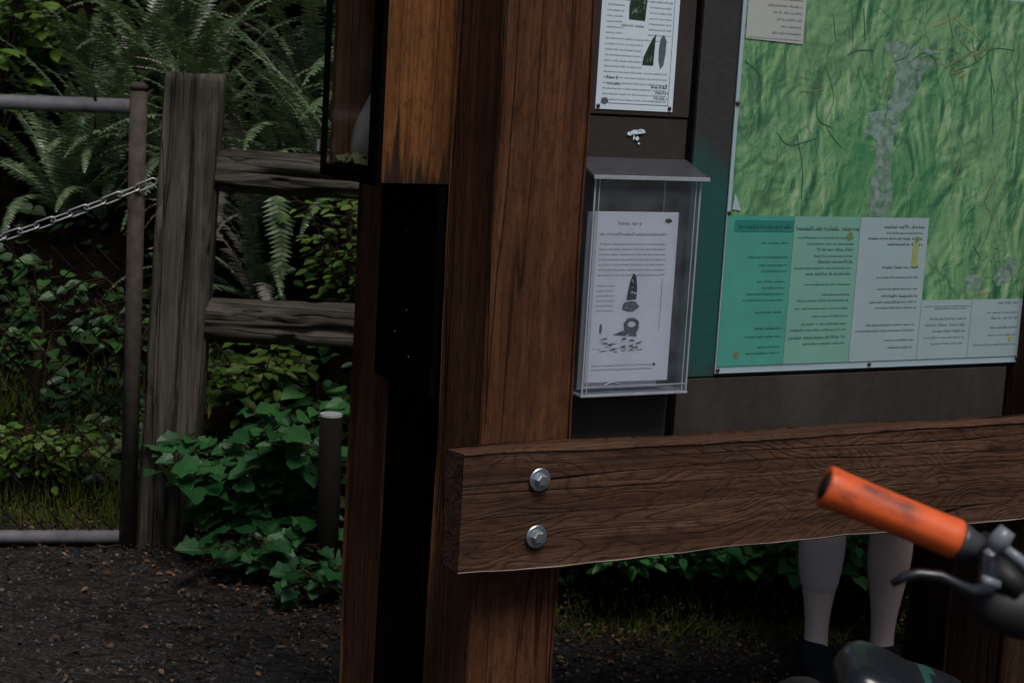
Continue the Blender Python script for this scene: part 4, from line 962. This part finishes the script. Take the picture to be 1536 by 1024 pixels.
skin_mesh('shorts',[(0,.02,1.0),(0,.02,.92),(-.09,.02,.85),(-.092,.0,.66),(-.09,-.008,.56),(.09,.02,.85),(.092,.0,.66),(.09,-.008,.56)],[(0,1),(1,2),(2,3),(3,4),(1,5),(5,6),(6,7)],[(.158,.12),(.168,.13),.105,.092,.09,.105,.092,.09],M['shorts'],pe,2)
skin_mesh('calf_sleeve',[(-.088,.0,.44),(-.088,.012,.34),(-.087,.012,.26),(-.0865,.006,.19)],[(0,1),(1,2),(2,3)],[.0575,.0685,.0585,.043],M['sleeve'],pe,2)
for sg in (-1,1):
    x=LX[sg]
    sh=skin_mesh('shoe',[(x*.97,.05,.045),(x*.97,.0,.055),(x*1.02,-.07,.045),(x*1.08,-.15,.036),(x*1.10,-.19,.030),(x*.97,.005,.092)],[(0,1),(1,2),(2,3),(3,4),(1,5)],[(.042,.046),(.046,.046),(.046,.040),(.046,.034),(.034,.024),(.044,.03)],M['shoe'],pe,2,1)
    m=MB(); m.tube([(x*.97,.085,.008),(x*.97,.0,.008),(x*1.02,-.07,.008),(x*1.08,-.16,.008),(x*1.11,-.215,.010)],[.036,.042,.044,.044,.022],10,True,.22); m.build('sole',M['black'],sh,True)
# ------------------------------------------------------------------ bicycle, facing the camera, leaning to the right
LEAN=R(19)
bi=thing('bicycle',(.243,1.4,0),'black bicycle with an orange handlebar grip leaning in front of the kiosk rail','bicycle',(0,LEAN,0))
def bt(name,pts,r_,mat,par=bi,seg=12,smooth=True): 
    m=MB(); m.tube(pts,r_,seg); return m.build(name,M[mat],par,smooth)
hbz=1.118
hb_=bt('handlebar',[(-.352,0,hbz),(-.20,0,hbz),(-.10,-.005,hbz-.008),(-.04,-.01,hbz-.015),(.04,-.01,hbz-.015),(.10,-.005,hbz-.008),(.20,0,hbz),(.352,0,hbz)],.0112,'frame')
def grip(sg):
    m=MB(); seg=28; rows=[]
    xs_=[-.3615,-.3625,-.361,-.357,-.345,-.32,-.30,-.28,-.262,-.250,-.2435,-.2415,-.242]
    rs_=[.0115,.0162,.0180,.0182,.0174,.0169,.0168,.0167,.0167,.0170,.0174,.0166,.0125]
    for i,(x,r_) in enumerate(zip(xs_,rs_)):
        row=[]
        for k in range(seg):
            a=k*2*math.pi/seg; rr=r_*(1+.025*math.cos(2*a))
            if 3<i<10: rr+=.00025*math.sin(a*10)
            row.append(m.bm.verts.new((-sg*x,rr*math.cos(a)*1.0,hbz+rr*math.sin(a))))
        rows.append(row)
    for i in range(len(rows)-1):
        for k in range(seg): m.bm.faces.new((rows[i][k],rows[i][(k+1)%seg],rows[i+1][(k+1)%seg],rows[i+1][k]))
    g=m.build('grip',M['grip'],bi,True)
    bt('grip_plug',[(-sg*-.3635,0,hbz),(-sg*-.3628,0,hbz),(-sg*-.3535,0,hbz)],[.006,.0118,.0118],'black',g)
    bt('grip_collar',[(-sg*-.2405,0,hbz),(-sg*-.236,0,hbz),(-sg*-.229,0,hbz),(-sg*-.221,0,hbz)],[.0155,.0150,.0125,.0120],'collar',g)
    return g
grip(-1); grip(1)
for sg in (-1,1):
    L=bt('brake_lever',[(sg*.215,-.012,hbz),(sg*.218,-.035,hbz-.008),(sg*.222,-.058,hbz-.020),(sg*.235,-.062,hbz-.0245),(sg*.247,-.062,hbz-.0235),(sg*.262,-.061,hbz-.0225),(sg*.278,-.060,hbz-.0275),(sg*.288,-.060,hbz-.034),(sg*.295,-.060,hbz-.044)],[.010,.009,.0066,.0056,.0046,.0042,.0043,.0046,.003],'gloss')
    bt('lever_clamp',[(sg*.222,0,hbz),(sg*.200,0,hbz)],.0158,'black',L)
    bt('clamp_bolt',[(sg*.211,-.0155,hbz+.004),(sg*.211,-.0185,hbz+.005)],.0042,'zinc',L,6,False); bt('clamp_bolt',[(sg*.211,-.0155,hbz-.008),(sg*.211,-.0185,hbz-.009)],.0042,'zinc',L,6,False)
    bt('lever_body',[(sg*.214,-.008,hbz-.004),(sg*.205,-.035,hbz-.008),(sg*.190,-.045,hbz-.010)],[.012,.012,.008],'black',L)
    bt('adjuster_knob',[(sg*.219,-.020,hbz+.006),(sg*.216,-.022,hbz+.018),(sg*.214,-.022,hbz+.027)],[.0075,.0088,.0070],'greyplastic',L)
    bt('brake_hose',[(sg*.222,-.022,hbz+.006),(sg*.217,-.026,hbz-.001),(sg*.206,-.030,hbz-.006),(sg*.186,-.034,hbz-.010),(sg*.150,-.05,hbz-.018),(sg*.10,-.08,hbz-.035),(sg*.05,-.09,hbz-.10),(sg*.035,-.07,hbz-.22)],[.0048]*4+[.004]*4,'greyplastic',L)
    bt('lever_link',[(sg*.211,-.022,hbz+.012),(sg*.200,-.026,hbz+.009),(sg*.190,-.028,hbz+.006),(sg*.165,-.03,hbz+.001)],[.0040,.0048,.0046,.003],'greyplastic',L)
    bt('lever_pivot',[(sg*.229,-.058,hbz-.013),(sg*.214,-.055,hbz-.013)],.0042,'greyplastic',L)
    b=bmesh.new(); bmesh.ops.create_uvsphere(b,u_segments=20,v_segments=12,radius=1); m=MB(); m.add(b,Matrix.Translation((sg*.176,-.030,hbz-.030))@Matrix.Rotation(sg*.25,4,'Y')@Matrix.Diagonal((.042,.022,.023,1))); m.build('shifter',M['black'],bi,True)
bt('stem',[(0,-.01,hbz-.015),(0,.05,hbz-.03)],.02,'frame')
bt('head_tube',[(0,.055,hbz+.0),(0,.0,.86)],.021,'frame')
bt('fork_crown',[(-.055,-.012,.80),(.055,-.012,.80)],.018,'frame')
for sg in (-1,1): bt('fork_leg',[(sg*.055,-.012,.81),(sg*.055,-.17,.36)],[.017,.014],'frame')
AX=(0,-.17,.35); RX=(0,.93,.35); BB=(0,.50,.30)
bt('steerer',[(0,.0,.87),(0,-.012,.80)],.02,'frame')
bt('top_tube',[(0,.04,.98),(0,.60,.66)],.018,'frame'); bt('down_tube',[(0,.015,.90),BB],.022,'frame'); bt('seat_tube',[BB,(0,.64,.70)],.017,'frame')
for sg in (-1,1):
    bt('chain_stay',[(sg*.03,.52,.30),(sg*.06,.93,.35)],.009,'frame'); bt('seat_stay',[(sg*.02,.62,.64),(sg*.06,.93,.35)],.008,'frame')
bt('seat_post',[(0,.64,.70),(0,.668,.762)],.0135,'metal')
bt('bottom_bracket',[(-.06,.50,.30),(.06,.50,.30)],.022,'metal')
for sg in (-1,1):
    cr=bt('crank',[(sg*.07,.50,.30),(sg*.075,.50+sg*.16,.30)],.009,'frame'); m=MB(); m.box(sg*.08,sg*.17,.46+sg*.16,.54+sg*.16,.29,.31,.004); m.build('pedal',M['black'],cr)
m=MB(); m.torus((-.055,.50,.30),(1,0,0),.075,.005,32,6); m.build('chainring',M['metal'],bi,True)
for c_ in (AX,RX):
    m=MB(); m.torus(c_,(1,0,0),.325,.025,56,12); wh=m.build('tyre',M['tyre'],bi,True)
    m=MB(); m.torus(c_,(1,0,0),.292,.011,56,8); m.build('rim',M['frame'],wh,True)
    m=MB()
    for k in range(28):
        a=k*2*math.pi/28; m.tube([(c_[0]+(.02 if k%2 else -.02),c_[1]+.02*math.cos(a+.5),c_[2]+.02*math.sin(a+.5)),(c_[0],c_[1]+.29*math.cos(a),c_[2]+.29*math.sin(a))],.0011,4,False)
    m.tube([(c_[0]-.055,c_[1],c_[2]),(c_[0]+.055,c_[1],c_[2])],.018,12); m.build('spokes',M['metal'],wh)
# saddle: broad cushion with a rounded front rim and a deep dark skirt, short nose under it
m=MB(); yc,zc=.70,.828; NX=29
prof=[(-.155,-.098,.016),(-.150,-.070,.024),(-.125,-.056,.030),(-.098,-.048,.045),(-.088,-.036,.066),(-.083,-.022,.080),(-.078,-.010,.086),(-.068,-.003,.088),(-.052,.0,.088),(-.030,.002,.087),(-.008,.004,.087),(.014,.007,.085),(.035,.008,.080),(.047,.006,.068),(.056,.0,.052),(.060,-.010,.040),(.058,-.02,.034)]
rows=[]
for (y,z,hw) in prof:
    row=[]
    for i in range(NX):
        u=-1+2*i/(NX-1); a=abs(u); x=hw*math.sin(u*math.pi/2)
        row.append(m.bm.verts.new((x*1.10+.020,yc+y+.012*a**3,zc+z-.004*a**2-.040*max(0,a-.50)**2/.25*min(1,hw/.08)-.004*math.exp(-(u/.2)**2))))
    rows.append(row)
for j in range(len(rows)-1):
    for i in range(NX-1):
        f=m.bm.faces.new((rows[j][i],rows[j][i+1],rows[j+1][i+1],rows[j+1][i])); x=f.calc_center_median().x
        f.material_index=(1 if .030<x<.046 else 0) if j>=8 else (3 if j<5 else (2 if x>.102 else 0))
m.bm.faces.new([r_[0] for r_ in rows]); m.bm.faces.new([r_[-1] for r_ in rows][::-1]); m.bm.faces.new(rows[0][::-1]); m.bm.faces.new(rows[-1])
sa=m.build('saddle',[M['gloss'],M['greendecal'],M['whitedecal'],M['black']],bi,True)
for sg in (-1,1): bt('saddle_rail',[(sg*.018,yc-.09,zc-.10),(sg*.022,yc-.03,zc-.075),(sg*.022,yc+.03,zc-.065),(sg*.03,yc+.09,zc-.03)],.0035,'metal',sa,8)
bt('saddle_clamp',[(0,.668,.757),(0,.672,.768)],.022,'metal',sa)
bt('kickstand',[(.03,.55,.30),(.20,.60,.085)],.008,'frame')
